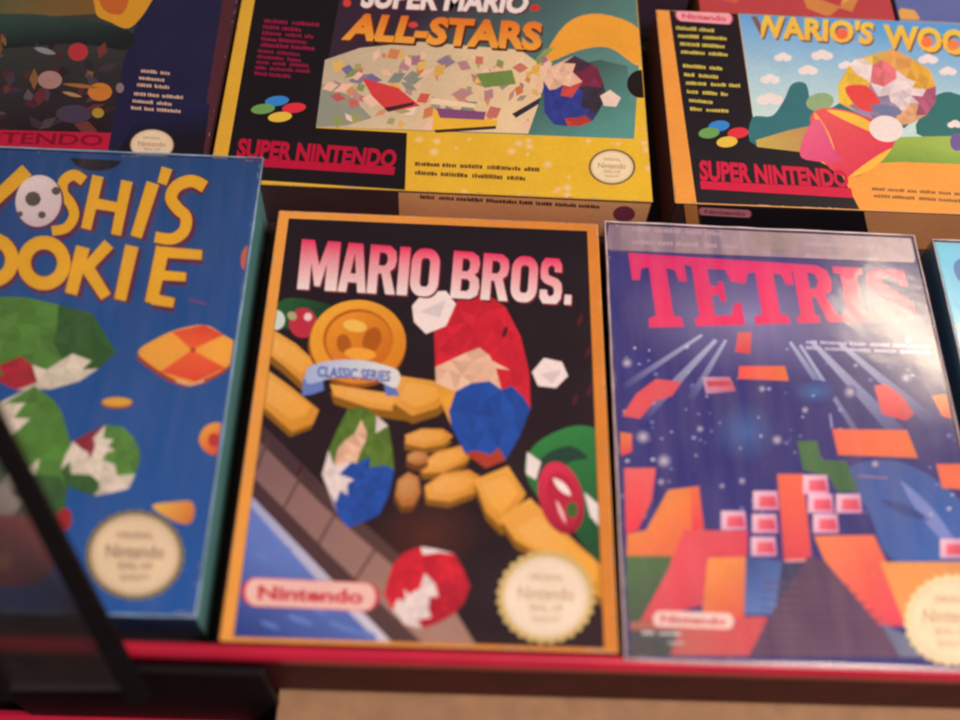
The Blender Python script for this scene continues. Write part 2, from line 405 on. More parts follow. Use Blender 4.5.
def facets(f, cx, cy, rx, ry, rot, zones, n=46, seed=1, part='cover_picture', jag=.10, tri=.9):
    """a plain cut-gem patch: triangles in a rough oval, each tinted from the nearest colour zone"""
    r = random.Random(seed); pts = []
    m = 15
    for i in range(m):
        a = 2 * math.pi * i / m; k = 1 - r.random() * jag * 2; pts.append((k * math.cos(a), k * math.sin(a)))
    while len(pts) < m + n:
        a, k = r.uniform(0, 2 * math.pi), math.sqrt(r.random()) * .86; p = (k * math.cos(a), k * math.sin(a))
        if all(math.dist(p, q) > .17 for q in pts) or r.random() < .02: pts.append(p)
    c, sn = math.cos(rot), math.sin(rot)
    W = [(cx + rx * x * c - ry * y * sn, cy + rx * x * sn + ry * y * c) for x, y in pts]
    from mathutils.geometry import delaunay_2d_cdt
    vs, es, fs, *_ = delaunay_2d_cdt([Vector(p) for p in W], [], [], 0, 1e-4)
    for fc in fs:
        P = [tuple(vs[i]) for i in fc]; x = sum(p[0] for p in P) / 3; y = sum(p[1] for p in P) / 3
        zc = min(zones, key=lambda z: ((x - z[0]) ** 2 + (y - z[1]) ** 2) / z[2] ** 2)[3]
        k = r.uniform(.78, 1.1)
        col = tuple(min(.86, v * k) for v in zc[:3]) + (1,)
        P = [(x + (px - x) * 1.01, y + (py - y) * 1.01) for px, py in P]
        f.grad(part, P, P[0], col, P[1], mixc(col, (.02, .01, .01, 1), r.uniform(0, .22)), 0)
def wear(f, n=40, seed=1, c=(.55, .48, .42, 1), part='front_cover', mx=9):
    """rubbed card along the edges and corners"""
    r = random.Random(seed); x0, x1, y0, y1 = f.rect()
    for i in range(n):
        L = r.uniform(.8, mx) * r.random(); w = r.uniform(.15, .55); e = r.randrange(4)
        if i < 10:
            e = r.randrange(4); t = r.choice([r.random() * .05, 1 - r.random() * .05]); L = r.uniform(.8, 3); w = r.uniform(.3, .9)
        else: t = r.random()
        if e < 2: y = y0 + (y1 - y0) * t; x, s_ = (x0, 1) if e == 0 else (x1, -1); P = [(x, y), (x + s_ * w, y + L * .3), (x + s_ * w * .6, y + L * .7), (x, y + L)]
        else: x = x0 + (x1 - x0) * t; y, s_ = (y0, 1) if e == 2 else (y1, -1); P = [(x, y), (x + L * .3, y + s_ * w), (x + L * .7, y + s_ * w * .7), (x + L, y)]
        k = r.uniform(.5, 1); f.add_local(part, P, tuple(v * k for v in c[:3]) + (1,))
def slab(f, P, c, edge=.72, d=(0, 8), part='cover_picture'):
    f.poly(part, [(x + d[0], y + d[1]) for x, y in P], mixc(c, (.05, .015, .005, 1), edge))
    xs = [p[0] for p in P]; ys = [p[1] for p in P]
    f.grad(part, P, (min(xs), min(ys)), mixc(c, (.85, .6, .25, 1), .3), (max(xs), max(ys)), mixc(c, (.3, .08, .01, 1), .35), 2)
    mx_, my_ = sum(xs) / len(xs), sum(ys) / len(ys)
    f.grad(part, [(mx_ + (x - mx_) * .72, my_ + (y - my_) * .62 - 1.5) for x, y in P], (min(xs), min(ys)), mixc(c, (.85, .62, .28, 1), .5), (max(xs), max(ys)), c, 2)
def four_dots(f, cs, rx, ry, part='console_emblem'):
    for (x, y), c in zip(cs, (ink(50, 125, 185), ink(105, 150, 75), ink(215, 45, 55), ink(225, 180, 60))):
        f.poly(part, ell(x, y, rx, ry, -6), c)

# =================================================================== box 1: orange-bordered box, front middle
A = Box('game_box', 'black game box with orange border, gold medal emblem and pink lettering', 'game box',
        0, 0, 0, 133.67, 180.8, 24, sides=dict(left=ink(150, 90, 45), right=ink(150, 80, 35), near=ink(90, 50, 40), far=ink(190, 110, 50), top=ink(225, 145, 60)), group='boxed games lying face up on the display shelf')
f = Face(A); P = 'front_cover'
W2, H2 = A.W / 2, A.H / 2
OR = ink(228, 148, 62)
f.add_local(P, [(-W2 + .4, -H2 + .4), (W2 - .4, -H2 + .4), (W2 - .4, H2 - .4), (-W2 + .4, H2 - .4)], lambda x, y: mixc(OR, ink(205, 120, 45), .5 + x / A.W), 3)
inn = [(-W2 + 4.6, -H2 + 1.5), (W2 - 4.8, -H2 + 1.5), (W2 - 4.8, H2 - 4.2), (-W2 + 4.6, H2 - 4.2)]
f.add_local(P, inn, lambda x, y: mixc(ink(30, 22, 26), ink(44, 27, 28), .5 - y / A.H), 4)
_r = f.rect; f.rect = lambda: (-W2 + 4.8, W2 - 5, -H2 + 1.6, H2 - 4.4)
C = 'cover_picture'
f.glow(C, 425, 535, 62, 42, ink(80, 40, 28), ink(40, 25, 27), -10, pw=.8)
f.glow(C, 520, 585, 60, 50, ink(46, 34, 36), ink(38, 25, 28), pw=.8)
# floor band, corner
f.grad(C, [(255, 418), (278, 440), (330, 492), (405, 560), (452, 606), (480, 652), (425, 652), (330, 572), (244, 488)], (250, 450), ink(122, 88, 84), (440, 610), ink(160, 118, 98), 3)
f.grad(C, [(255, 418), (278, 440), (330, 492), (405, 560), (452, 606), (446, 612), (398, 570), (322, 505), (254, 436)], (300, 450), ink(70, 48, 48), (420, 600), ink(92, 62, 52), 2)
for a, b in (((268, 440), (256, 470)), ((302, 474), (284, 508)), ((338, 508), (318, 545)), ((378, 545), (352, 585)), ((418, 580), (398, 622))):
    f.lines(C, [a, b], 2.4, ink(84, 58, 54))
f.grad(C, [(246, 470), (330, 555), (428, 648), (405, 652), (322, 580), (242, 496)], (250, 480), ink(70, 44, 46), (420, 640), ink(84, 58, 54), 2)
f.grad(C, [(242, 490), (324, 578), (400, 655), (224, 650)], (300, 560), ink(96, 116, 172), (240, 650), ink(34, 48, 112), 3)
f.grad(C, [(242, 486), (326, 574), (404, 655), (392, 655), (320, 583), (242, 497)], (244, 490), ink(150, 150, 178), (390, 650), ink(205, 190, 188), 2)
for x, y, a, b in ((262, 556, 9, 2), (286, 548, 6, 2), (300, 620, 14, 3), (270, 625, 10, 2.5), (345, 628, 18, 3), (320, 612, 8, 2), (368, 634, 9, 3)):
    f.poly(C, ell(x, y, a, b, 20), ink(96, 118, 172))
# green patch and ball, top left
f.grad(C, smooth([(282, 300), (310, 300), (340, 310), (330, 326), (296, 330), (270, 322)], 4), (280, 300), ink(40, 86, 46), (330, 325), ink(26, 48, 30), 2)
f.poly(C, ell(276, 320, 9, 10), ink(200, 205, 180)); f.poly(C, ell(303, 323, 14, 15), ink(186, 44, 60)); f.poly(C, ell(308, 317, 4, 4), ink(235, 190, 180)); f.poly(C, ell(292, 316, 5, 4, 30), ink(160, 160, 110))
# gold slabs
G = ink(226, 150, 38)
slab(f, [(270, 328), (296, 344), (322, 368), (306, 386), (284, 366), (266, 352)], G)
slab(f, [(262, 366), (292, 388), (319, 410), (313, 424), (292, 432), (258, 402)], G, d=(-2, 5))
slab(f, [(330, 384), (380, 392), (420, 396), (444, 404), (414, 414), (370, 408), (334, 396)], G)
slab(f, [(400, 376), (440, 382), (448, 396), (438, 408), (412, 416), (392, 402)], G)
for cx, cy, rx, ry, rot in ((428, 438, 25, 10, -4), (446, 460, 29, 11, -20), (453, 486, 31, 15, -14), (408, 490, 13, 18, 10), (418, 458, 12, 7, 0)):
    q = ell(cx, cy, rx, ry, rot, 7)
    slab(f, q, ink(222, 146, 44) if rx > 20 else ink(176, 104, 46), d=(-1, 6))
slab(f, [(474, 480), (508, 466), (526, 494), (502, 528), (486, 512)], G)
slab(f, [(500, 518), (530, 498), (552, 520), (582, 548), (610, 572), (612, 604), (585, 590), (548, 560), (515, 540)], G)
# green and red shapes, right
f.grad(C, smooth([(525, 470), (534, 446), (560, 430), (586, 426), (604, 440), (606, 500), (606, 562), (588, 552), (566, 520), (540, 500)], 4), (535, 440), ink(50, 120, 58), (600, 550), ink(30, 70, 40), 3)
f.poly(C, smooth([(530, 476), (545, 455), (570, 446), (588, 458), (570, 462), (548, 480)], 4), ink(36, 62, 46))
f.poly(C, [(527, 452), (541, 462), (536, 480), (526, 474)], ink(226, 212, 196)); f.poly(C, [(584, 492), (600, 506), (602, 530), (590, 516)], ink(222, 208, 190))
f.grad(C, ell(561, 498, 22, 37, -14), (545, 470), ink(206, 46, 70), (578, 530), ink(150, 24, 44), 2)
f.poly(C, ell(563, 500, 15, 28, -14), ink(176, 34, 54)); f.poly(C, leaf((553, 478), (571, 496), 4), ink(236, 214, 200)); f.poly(C, leaf((556, 500), (566, 524), 2), ink(232, 170, 160)); f.poly(C, ell(572, 510, 6, 8), ink(66, 92, 44))
# plain whirls of colour standing in for the printed figures
RD, BL_, SK, WH = ink(206, 34, 48), ink(36, 74, 148), ink(232, 178, 140), ink(238, 222, 205)
facets(f, 480, 378, 52, 92, -.12, [(458, 326, 34, RD), (500, 335, 34, RD), (478, 366, 24, SK), (456, 380, 18, SK), (520, 378, 22, RD), (470, 412, 30, BL_), (505, 425, 36, BL_), (495, 462, 22, ink(170, 58, 36)), (440, 400, 18, ink(222, 150, 50))], 60, 4)
f.poly(C, [(412, 306), (424, 292), (446, 291), (456, 304), (446, 326), (426, 334), (414, 322)], WH); f.poly(C, [(420, 312), (446, 300), (440, 318)], ink(206, 188, 178))
f.poly(C, [(532, 372), (544, 358), (562, 362), (568, 376), (556, 388), (538, 386)], WH); f.poly(C, [(540, 374), (562, 370), (552, 384)], ink(206, 184, 172))
facets(f, 360, 466, 38, 64, .12, [(345, 420, 22, ink(84, 112, 40)), (380, 440, 22, ink(92, 118, 44)), (356, 440, 16, SK), (384, 428, 9, WH), (330, 485, 16, WH), (375, 498, 30, BL_), (345, 512, 22, BL_), (325, 520, 14, ink(160, 74, 34)), (405, 494, 14, ink(176, 104, 56))], 42, 9)
facets(f, 426, 586, 46, 44, .4, [(408, 570, 20, RD), (388, 566, 12, SK), (440, 566, 18, RD), (430, 590, 10, WH), (420, 604, 14, ink(236, 206, 196)), (445, 605, 22, ink(186, 30, 46)), (440, 548, 12, WH)], 40, 12)
for p in ((580, 320), (588, 352), (505, 332), (590, 390), (575, 400), (300, 470)):
    f.poly(C, ell(p[0], p[1], 2, 6, 20), ink(78, 26, 34))
# medal and ribbon
M = 'medal_emblem'; MR = M + '/ribbon'
f.poly(M, ell(357, 345, 49, 43), ink(150, 78, 20)); f.grad(M, ell(358, 342, 48, 42), (320, 310), ink(232, 158, 48), (400, 380), ink(206, 112, 26), 2)
f.poly(M, ell(358, 340, 35, 31), ink(178, 92, 22)); f.grad(M, ell(359, 341, 33, 29), (335, 315), ink(226, 138, 38), (385, 365), ink(192, 96, 22), 2)
for q, c in ((ell(355, 326, 12, 6, 10), (240, 176, 76)), (ell(372, 340, 9, 13, 20), (168, 84, 20)), (ell(344, 344, 7, 10, -15), (170, 86, 22)), (ell(360, 354, 16, 6, 5), (232, 152, 50))): f.poly(M, q, ink(*c))
f.poly(MR, [(303, 378), (322, 374), (324, 390), (314, 394), (302, 396)], ink(100, 118, 168)); f.poly(MR, [(383, 380), (400, 374), (396, 388), (400, 396), (386, 396)], ink(96, 112, 164))
f.grad(MR, smooth([(308, 368), (330, 361), (358, 360), (380, 364), (399, 372), (396, 388), (376, 380), (356, 377), (332, 378), (308, 384)], 5), (310, 380), ink(160, 170, 204), (390, 375), ink(214, 206, 214), 2)
f.text(MR, 'CLASSIC SERIES', [(318, 366), (391, 371), (390, 382), (317, 377)], ink(64, 82, 150), None, .03)
# title
TT = 'title_lettering'
gM = [[(0, 0), (0, 1), (.33, 1), (.5, .5), (.67, 1), (1, 1), (1, 0), (.70, 0), (.70, .55), (.57, .08), (.43, .08), (.30, .55), (.30, 0)]]
gA = [dict(out=[(0, 0), (.24, 1), (.76, 1), (1, 0), (.70, 0), (.66, .2), (.34, .2), (.30, 0)], holes=[[(.40, .38), (.60, .38), (.5, .80)]])]
gR = [dict(out=[(0, 0), (0, 1), (.7, 1), (.92, .9), (.97, .72), (.92, .56), (.76, .47), (1, 0), (.66, 0), (.46, .42), (.34, .42), (.34, 0)], holes=[[(.34, .58), (.55, .58), (.63, .64), (.65, .72), (.61, .81), (.52, .85), (.34, .85)]])]
gI = [[(0, 0), (0, 1), (1, 1), (1, 0)]]
def ring_glyph(iw=.34, ih=.2, r=.3, n=6):
    o, i = [], []
    for cx, cy, a0 in ((1, 1, 0), (0, 1, 90), (0, 0, 180), (1, 0, 270)):
        for k in range(n + 1):
            a = math.radians(a0 + 90 * k / n); sx, sy = (1 if cx else -1), (1 if cy else -1)
            o.append((cx - sx * .42 + .42 * math.cos(a), cy - sy * r + r * math.sin(a)))
            i.append((.5 + sx * (.5 - iw - .1) + .1 * math.cos(a), .5 + sy * (.5 - ih - .1) + .1 * math.sin(a)))
    m = len(o)
    return [dict(out=o, holes=[i])]
gO = ring_glyph()
gB = [dict(out=[(0, 0), (0, 1), (.68, 1), (.9, .92), (.96, .76), (.92, .6), (.80, .52), (.95, .44), (1, .26), (.94, .08), (.7, 0)], holes=[[(.34, .16), (.56, .16), (.65, .22), (.65, .36), (.56, .42), (.34, .42)], [(.34, .58), (.52, .58), (.61, .64), (.61, .78), (.52, .85), (.34, .85)]])]
gS = [[(.05, .3), (.05, .12), (.2, 0), (.8, 0), (.97, .12), (1, .3), (.96, .46), (.8, .55), (.4, .62), (.34, .7), (.36, .8), (.5, .85), (.62, .8), (.64, .7), (.95, .7), (.94, .86), (.8, 1), (.2, 1), (.05, .88), (.02, .7), (.06, .54), (.22, .45), (.6, .38), (.67, .3), (.65, .2), (.5, .15), (.38, .2), (.36, .3)]]
gDot = [[(0, 0), (0, .22), (1, .22), (1, 0)]]
q = [(301, 239), (575, 260), (572, 305), (296, 289)]
def xs(a, b): return ((a - 300) / 274, (b - 300) / 274)
L = [(340, 301, gM), (369, 341, gA), (398, 370, gR), (410, 399.5, gI), (440, 412, gO), (481, 453, gB), (510, 483, gR), (538, 512, gO), (563, 540, gS), (573, 566, gDot)]
its = [(*xs(a, b), g) for b, a, g in L]
qs = [(x + 1.5, y + 2) for x, y in q]
f.glyphs(TT, qs, its, (ink(96, 10, 30), ink(110, 30, 40)), 0)
f.glyphs(TT, q, its, (ink(222, 40, 84), ink(250, 214, 204)), 3)
pill(f, [(242, 577), (380, 583), (379, 612), (241, 606)])
seal(f, 546, 597, 42, 40)
f.rect = _r; wear(f, 90, 1, mx=14)
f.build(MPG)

# =================================================================== box 2: blue starfield box in a clear sleeve
B = Box('game_box', 'starry blue and red game box in glossy clear sleeve, glare near top right', 'game box',
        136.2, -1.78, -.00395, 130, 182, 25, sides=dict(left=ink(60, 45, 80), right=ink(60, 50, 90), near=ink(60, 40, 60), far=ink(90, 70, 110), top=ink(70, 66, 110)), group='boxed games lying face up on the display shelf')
f = Face(B); W2, H2 = B.W / 2, B.H / 2
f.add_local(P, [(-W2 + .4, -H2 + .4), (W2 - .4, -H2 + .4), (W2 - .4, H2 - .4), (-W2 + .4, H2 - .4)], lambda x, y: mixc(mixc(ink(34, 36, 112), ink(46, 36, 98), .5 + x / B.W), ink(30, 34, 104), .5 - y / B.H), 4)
f.glow(C, 748, 318, 130, 62, ink(140, 128, 160), ink(38, 37, 106), 4, pw=.7)
f.grad(C, [(606, 226), (915, 243), (918, 262), (610, 252)], (610, 240), ink(74, 58, 92), (915, 250), ink(66, 58, 110), 2)
for a, b, w1, w2 in (((716, 340), (640, 420), 4, 12), ((726, 340), (690, 400), 3, 8), ((790, 342), (830, 400), 3, 8), ((812, 342), (905, 440), 4, 16), ((840, 344), (930, 420), 4, 12), ((702, 335), (622, 388), 3, 7), ((800, 345), (868, 450), 3, 6)):
    pts = [(a[0] + (b[0] - a[0]) * t, a[1] + (b[1] - a[1]) * t) for t in (0, 1)]
    for s in stroke(pts, w1, False, w2): f.grad(C, s, a, ink(176, 176, 210), b, ink(38, 40, 112), 2)
f.glow(C, 745, 432, 34, 32, ink(52, 92, 142), ink(34, 36, 106), pw=.8)
f.glow(C, 815, 392, 22, 12, ink(44, 100, 150), ink(34, 36, 106), pw=.8)
f.grad(C, smooth([(845, 470), (900, 462), (960, 500), (985, 560), (925, 566), (888, 556), (868, 510)], 4), (860, 470), ink(52, 82, 136), (930, 555), ink(46, 92, 150), 3)
f.poly(C, leaf((900, 480), (962, 556), 7), ink(116, 128, 170)); f.poly(C, leaf((880, 500), (930, 520), 5), ink(36, 64, 120))
sr = random.Random(11)
for i in range(110):
    x, y = sr.uniform(622, 985), sr.uniform(345, 520); r = sr.choice([1, 1, 1.3, 1.8])
    f.poly(C, ell(x, y, r * 1.3, r, 0, 7), ink(*sr.choice([(150, 150, 190), (110, 112, 170), (190, 186, 210)])))
for x, y, r in ((643, 437, 8), (664, 461, 8), (777, 440, 6), (850, 392, 7), (805, 410, 4), (627, 363, 6), (666, 305, 4), (664, 322, 5), (762, 389, 4), (875, 464, 5), (906, 378, 6), (700, 429, 4), (742, 481, 4), (661, 482, 4), (722, 486, 3), (908, 340, 4)):
    f.glow(C, x, y, r, r * .95, ink(226, 226, 240), ink(52, 54, 124), n=12, pw=.6)
REDA, ORG = ink(230, 44, 56), ink(236, 124, 36)
def chip(P_, c0, c1, k=2):
    xs_ = [p[0] for p in P_]; ys_ = [p[1] for p in P_]
    if c0[1] > c0[0] * .8 or c0[2] > c0[0]: f.grad(C, P_, (min(xs_), min(ys_)), c0, (max(xs_), max(ys_)), c1, k); return
    f.grad(C, P_, (min(xs_), min(ys_)), mixc(c0, (.86, .45, .25, 1), .18), (max(xs_), max(ys_)), mixc(c1, (.5, .01, .09, 1), .25), max(k, 2))
chip([(738, 332), (752, 332), (750, 354), (735, 352)], ink(206, 96, 96), REDA)
chip([(739, 366), (785, 366), (789, 381), (738, 379)], REDA, ORG)
chip([(622, 416), (636, 394), (656, 379), (682, 382), (672, 396), (654, 402), (640, 419)], REDA, ink(206, 84, 96))
chip([(702, 377), (730, 377), (736, 391), (706, 394)], ink(190, 150, 170), ink(196, 70, 84)); f.poly(C, [(706, 381), (730, 381), (732, 386), (708, 387)], ink(196, 54, 66))
chip([(874, 386), (886, 384), (904, 398), (914, 414), (906, 421), (882, 414)], ink(234, 70, 76), ink(196, 40, 60))
chip([(932, 396), (945, 394), (962, 410), (958, 421), (942, 416)], ORG, ink(214, 78, 52))
chip([(832, 429), (907, 430), (918, 458), (838, 455)], ink(228, 84, 52), ORG)
chip([(936, 464), (990, 464), (1000, 492), (942, 488)], ink(222, 84, 52), ORG)
f.lines(C, [(832, 428), (830, 414)], 2, ink(150, 150, 180)); f.lines(C, [(858, 476), (888, 478)], 1.5, ink(160, 110, 120))
chip([(797, 441), (817, 441), (822, 460), (846, 461), (859, 491), (838, 492), (828, 476), (803, 470)], ink(70, 112, 58), ink(44, 92, 48))
chip([(620, 432), (632, 434), (632, 452), (621, 456)], ORG, REDA)
# lower blocks
chip([(624, 468), (656, 468), (652, 500), (638, 530), (626, 534)], ink(226, 80, 84), REDA)
chip([(668, 490), (699, 486), (704, 528), (690, 562), (655, 566), (626, 560), (627, 534), (646, 530)], ink(228, 150, 40), ink(224, 84, 48), 3)
chip([(690, 487), (699, 486), (704, 528), (692, 532)], ink(220, 96, 40), REDA)
chip([(626, 556), (672, 556), (660, 622), (628, 622)], ink(74, 112, 56), ink(50, 66, 52))
chip([(684, 530), (748, 531), (747, 560), (712, 562), (706, 604), (640, 622), (668, 570)], ink(222, 62, 84), ink(206, 40, 62), 3)
chip([(708, 558), (746, 557), (744, 620), (702, 614)], ink(230, 150, 52), ink(222, 92, 62))
chip([(630, 622), (768, 616), (756, 656), (630, 656)], ink(150, 84, 70), ink(216, 74, 70))
chip([(630, 630), (678, 630), (670, 656), (630, 656)], ink(70, 66, 66), ink(60, 72, 60))
chip([(746, 556), (788, 562), (796, 566), (772, 614), (744, 614)], ink(40, 66, 122), ink(90, 130, 180))
chip([(782, 560), (812, 555), (830, 580), (800, 600), (776, 606)], ink(40, 44, 82), ink(50, 50, 80))
chip([(777, 474), (803, 474), (812, 560), (784, 561)], ink(226, 86, 48), ink(220, 62, 66)); f.lines(C, [(785, 561), (812, 560)], 2, ink(232, 170, 160))
chip([(814, 536), (874, 535), (892, 574), (908, 626), (880, 626), (852, 596), (824, 560)], ink(232, 120, 56), ink(224, 56, 82), 3)
chip([(808, 556), (824, 560), (880, 626), (926, 657), (748, 657), (772, 612)], ink(72, 46, 72), ink(100, 66, 90), 3)
for j in range(9): f.lines(C, [(764 + j * -1, 582 + j * 8.6), (850 + j * 8, 586 + j * 8.4)], 1.6, ink(98, 64, 86))
chip([(880, 562), (1010, 562), (1020, 660), (918, 656)], ink(228, 150, 58), ink(200, 150, 90), 2)
chip([(880, 622), (916, 640), (932, 657), (900, 657)], ink(96, 108, 128), ink(120, 120, 130))
for cx, cy in ((733, 520), (765, 500), (764, 523), (763, 546), (815, 484), (820, 503), (825, 523), (848, 503), (952, 548)):
    chip([(cx - 12, cy - 9), (cx + 12, cy - 9), (cx + 14, cy + 10), (cx - 12, cy + 10)], ink(234, 190, 200), ink(206, 130, 160), 1)
    chip([(cx - 6, cy - 4), (cx + 10, cy - 4), (cx + 12, cy + 7), (cx - 6, cy + 7)], ink(226, 90, 110), ink(206, 48, 80), 1)
# title
gT = [[(0, 1), (.0, .64), (.14, .64), (.2, .80), (.34, .82), (.34, .16), (.2, .13), (.18, 0), (.82, 0), (.80, .13), (.66, .16), (.66, .82), (.80, .80), (.86, .64), (1, .64), (1, 1)]]
gE = [[(0, 0), (0, .12), (.1, .14), (.1, .86), (0, .88), (0, 1), (1, 1), (1, .66), (.86, .66), (.78, .84), (.42, .84), (.42, .60), (.58, .58), (.58, .66), (.7, .66), (.7, .36), (.58, .36), (.58, .46), (.42, .45), (.42, .15), (.76, .15), (.86, .34), (1, .34), (1, 0)]]
gR2 = [dict(out=[(0, 0), (0, .12), (.1, .14), (.1, .86), (0, .88), (0, 1), (.66, 1), (.88, .92), (.95, .74), (.9, .56), (.74, .48), (.92, .14), (1, .12), (1, 0), (.7, 0), (.5, .44), (.42, .44), (.42, .14), (.52, .12), (.52, 0)], holes=[[(.42, .58), (.56, .6), (.63, .72), (.57, .85), (.42, .86)]])]
gI2 = [[(0, 0), (0, .12), (.22, .14), (.22, .86), (0, .88), (0, 1), (1, 1), (1, .88), (.78, .86), (.78, .14), (1, .12), (1, 0)]]
gS2 = [[(0, 0), (0, .34), (.14, .34), (.22, .16), (.5, .13), (.64, .2), (.62, .32), (.14, .58), (.02, .74), (.1, .92), (.3, 1), (.95, 1), (.95, .68), (.82, .68), (.76, .82), (.52, .87), (.38, .82), (.4, .72), (.86, .46), (1, .3), (.98, .1), (.8, 0)]]
q = [(629, 253), (905, 271), (916, 320), (640, 328)]
def xs(a, b): return ((a - 629) / 276, (b - 629) / 276)
f.glyphs(TT, q, [(*xs(a, b), g) for a, b, g in ((628, 683, gT), (685, 734, gE), (734, 790, gT), (787, 831, gR2), (832, 861, gI2), (862, 906, gS2))], (ink(212, 20, 96), ink(226, 40, 92)), 2)
f.poly(TT, [quad_at(q, *xs(680, 0)[:1], 0), quad_at(q, xs(736, 0)[0], 0), quad_at(q, xs(736, 0)[0], .12), quad_at(q, xs(680, 0)[0], .12)], ink(212, 22, 96))
S = 'small_print'
for a, b, h in (((632, 229), (722, 234), 6), ((632, 242), (738, 247), 6)): f.scribble(S, a, b, h, ink(168, 140, 150), rng)
S = 'small_print#2'
for a, b, h in (((806, 244), (880, 248), 5), ((805, 256), (878, 260), 5.5)): f.scribble(S, a, b, h, ink(168, 140, 150), rng)
S = 'small_print#3'
for y in (344, 350): f.scribble(S, (806, y - 2), (930, y + 3), 4.5, ink(190, 176, 196), rng)
S = 'small_print#4'; f.scribble(S, (642, 633), (688, 634), 5, ink(206, 200, 190), rng); f.scribble(S, (668, 643), (690, 643), 4, ink(190, 180, 170), rng)
pill(f, [(651, 610), (736, 613), (736, 630), (650, 627)], fill=ink(248, 196, 176), edge=ink(196, 80, 80))
seal(f, 952, 620, 44, 42, 1.08, ink(232, 200, 140), face=ink(240, 214, 164))
wear(f, 40, 2, (.5, .45, .5, 1))
# thumb cut: flat dark patch painted for the shade inside it
f.poly('thumb_notch', [(748, 232), (804, 236)] + [(776 + 27 * math.cos(math.radians(a)), 234 + 18 * math.sin(math.radians(a))) for a in range(10, 176, 12)], ink(30, 20, 20))
f.build(MPG); B.sleeve(M_FILM, M_CREASE)
# tuck flap of the sleeve: a second layer of film, its glare painted in as pale haze, along the far edge with a round thumb cut
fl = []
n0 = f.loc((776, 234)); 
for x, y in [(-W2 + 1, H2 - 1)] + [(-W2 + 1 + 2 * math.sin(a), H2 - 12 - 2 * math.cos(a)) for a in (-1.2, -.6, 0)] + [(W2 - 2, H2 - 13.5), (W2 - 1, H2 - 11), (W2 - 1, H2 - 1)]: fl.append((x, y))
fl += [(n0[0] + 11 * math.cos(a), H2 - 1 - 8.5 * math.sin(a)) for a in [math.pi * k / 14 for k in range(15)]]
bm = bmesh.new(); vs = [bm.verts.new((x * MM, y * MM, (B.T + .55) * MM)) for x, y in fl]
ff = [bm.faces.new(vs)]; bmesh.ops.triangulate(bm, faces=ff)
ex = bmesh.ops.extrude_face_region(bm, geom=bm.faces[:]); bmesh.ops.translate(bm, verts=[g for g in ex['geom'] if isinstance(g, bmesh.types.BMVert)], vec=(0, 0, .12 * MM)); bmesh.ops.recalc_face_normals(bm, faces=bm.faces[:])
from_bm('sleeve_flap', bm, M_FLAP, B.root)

# =================================================================== box 3: big blue box with yellow letters, front left
Y = Box('game_box', 'blue game box with yellow slanted lettering and green leaf shapes, partly behind smoked panel', 'game box',
        -140.18, 6.43, .00405, 132, 196, 27, z0=2, sides=dict(left=ink(40, 90, 150), right=ink(140, 205, 235), near=ink(24, 44, 84), far=ink(40, 90, 150), top=ink(28, 88, 156)), group='boxed games lying face up on the display shelf')  # right side's blue is lightened to paint in the light on it
f = Face(Y); W2, H2 = Y.W / 2, Y.H / 2
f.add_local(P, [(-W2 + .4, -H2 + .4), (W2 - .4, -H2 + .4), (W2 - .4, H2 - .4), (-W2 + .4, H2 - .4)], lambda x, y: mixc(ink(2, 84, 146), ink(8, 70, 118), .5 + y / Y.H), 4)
GR, GD = ink(82, 132, 44), ink(48, 96, 38)
CRM, DRD = ink(226, 206, 176), ink(176, 30, 46)
facets(f, 30, 344, 90, 50, .1, [(20, 318, 50, GR), (80, 330, 34, GD), (105, 360, 22, GD), (74, 370, 22, CRM), (40, 386, 16, CRM), (20, 372, 18, DRD), (-20, 390, 20, ink(196, 24, 50)), (-30, 340, 40, GR), (90, 308, 9, CRM)], 60, 21)
facets(f, 18, 474, 62, 96, .25, [(36, 420, 34, GR), (14, 420, 22, CRM), (58, 400, 12, ink(206, 46, 44)), (50, 460, 34, GR), (40, 500, 34, GD), (6, 495, 22, CRM), (34, 468, 9, CRM), (-20, 470, 30, GD)], 60, 22)
facets(f, 104, 462, 46, 36, -.35, [(84, 440, 12, ink(146, 32, 44)), (72, 450, 12, CRM), (104, 446, 10, CRM), (86, 468, 12, CRM), (130, 446, 24, GR), (110, 482, 16, CRM), (80, 490, 20, GD)], 36, 23)
f.grad(C, smooth([(-40, 520), (20, 516), (56, 524), (62, 552), (40, 582), (0, 586), (-40, 560)], 4), (0, 520), ink(184, 62, 34), (40, 580), ink(146, 40, 30), 2)
f.poly(C, ell(64, 520, 8, 12, 10), ink(160, 30, 36)); f.poly(C, ell(4, 562, 8, 9), ink(206, 130, 60))
# biscuits
K1, K2 = ink(234, 160, 52), ink(216, 66, 34)
o = smooth([(138, 352), (154, 340), (176, 330), (204, 325), (222, 334), (240, 348), (226, 368), (196, 382), (176, 380), (152, 366)], 4)
f.poly(C, [(x - 1, y + 4) for x, y in o], ink(160, 50, 20)); f.poly(C, o, K1)
for q in ([(192, 350), (172, 332), (204, 325), (224, 335)], [(192, 350), (226, 368), (196, 382), (160, 372)]): f.grad(C, q, (192, 350), ink(230, 96, 40), q[2], K2, 1)
f.poly(C, ell(193, 350, 3, 2.4), ink(170, 60, 30)); f.lines(C, [(176, 381), (190, 385), (204, 381)], 2, ink(236, 190, 140))
f.poly(C, ell(117, 403, 16, 6, 0), ink(150, 70, 20)); f.poly(C, ell(117, 402, 15, 4.6, 0), ink(222, 160, 50))
f.grad(C, smooth([(199, 440), (206, 426), (222, 424), (226, 446), (218, 455), (206, 452)], 4), (200, 430), K1, (220, 450), K2, 1); f.poly(C, ell(214, 440, 6, 7), ink(186, 44, 34))
f.grad(C, smooth([(152, 506), (174, 502), (192, 502), (194, 516), (188, 524), (172, 520)], 4), (155, 505), ink(236, 176, 70), (192, 522), ink(206, 110, 40), 1)
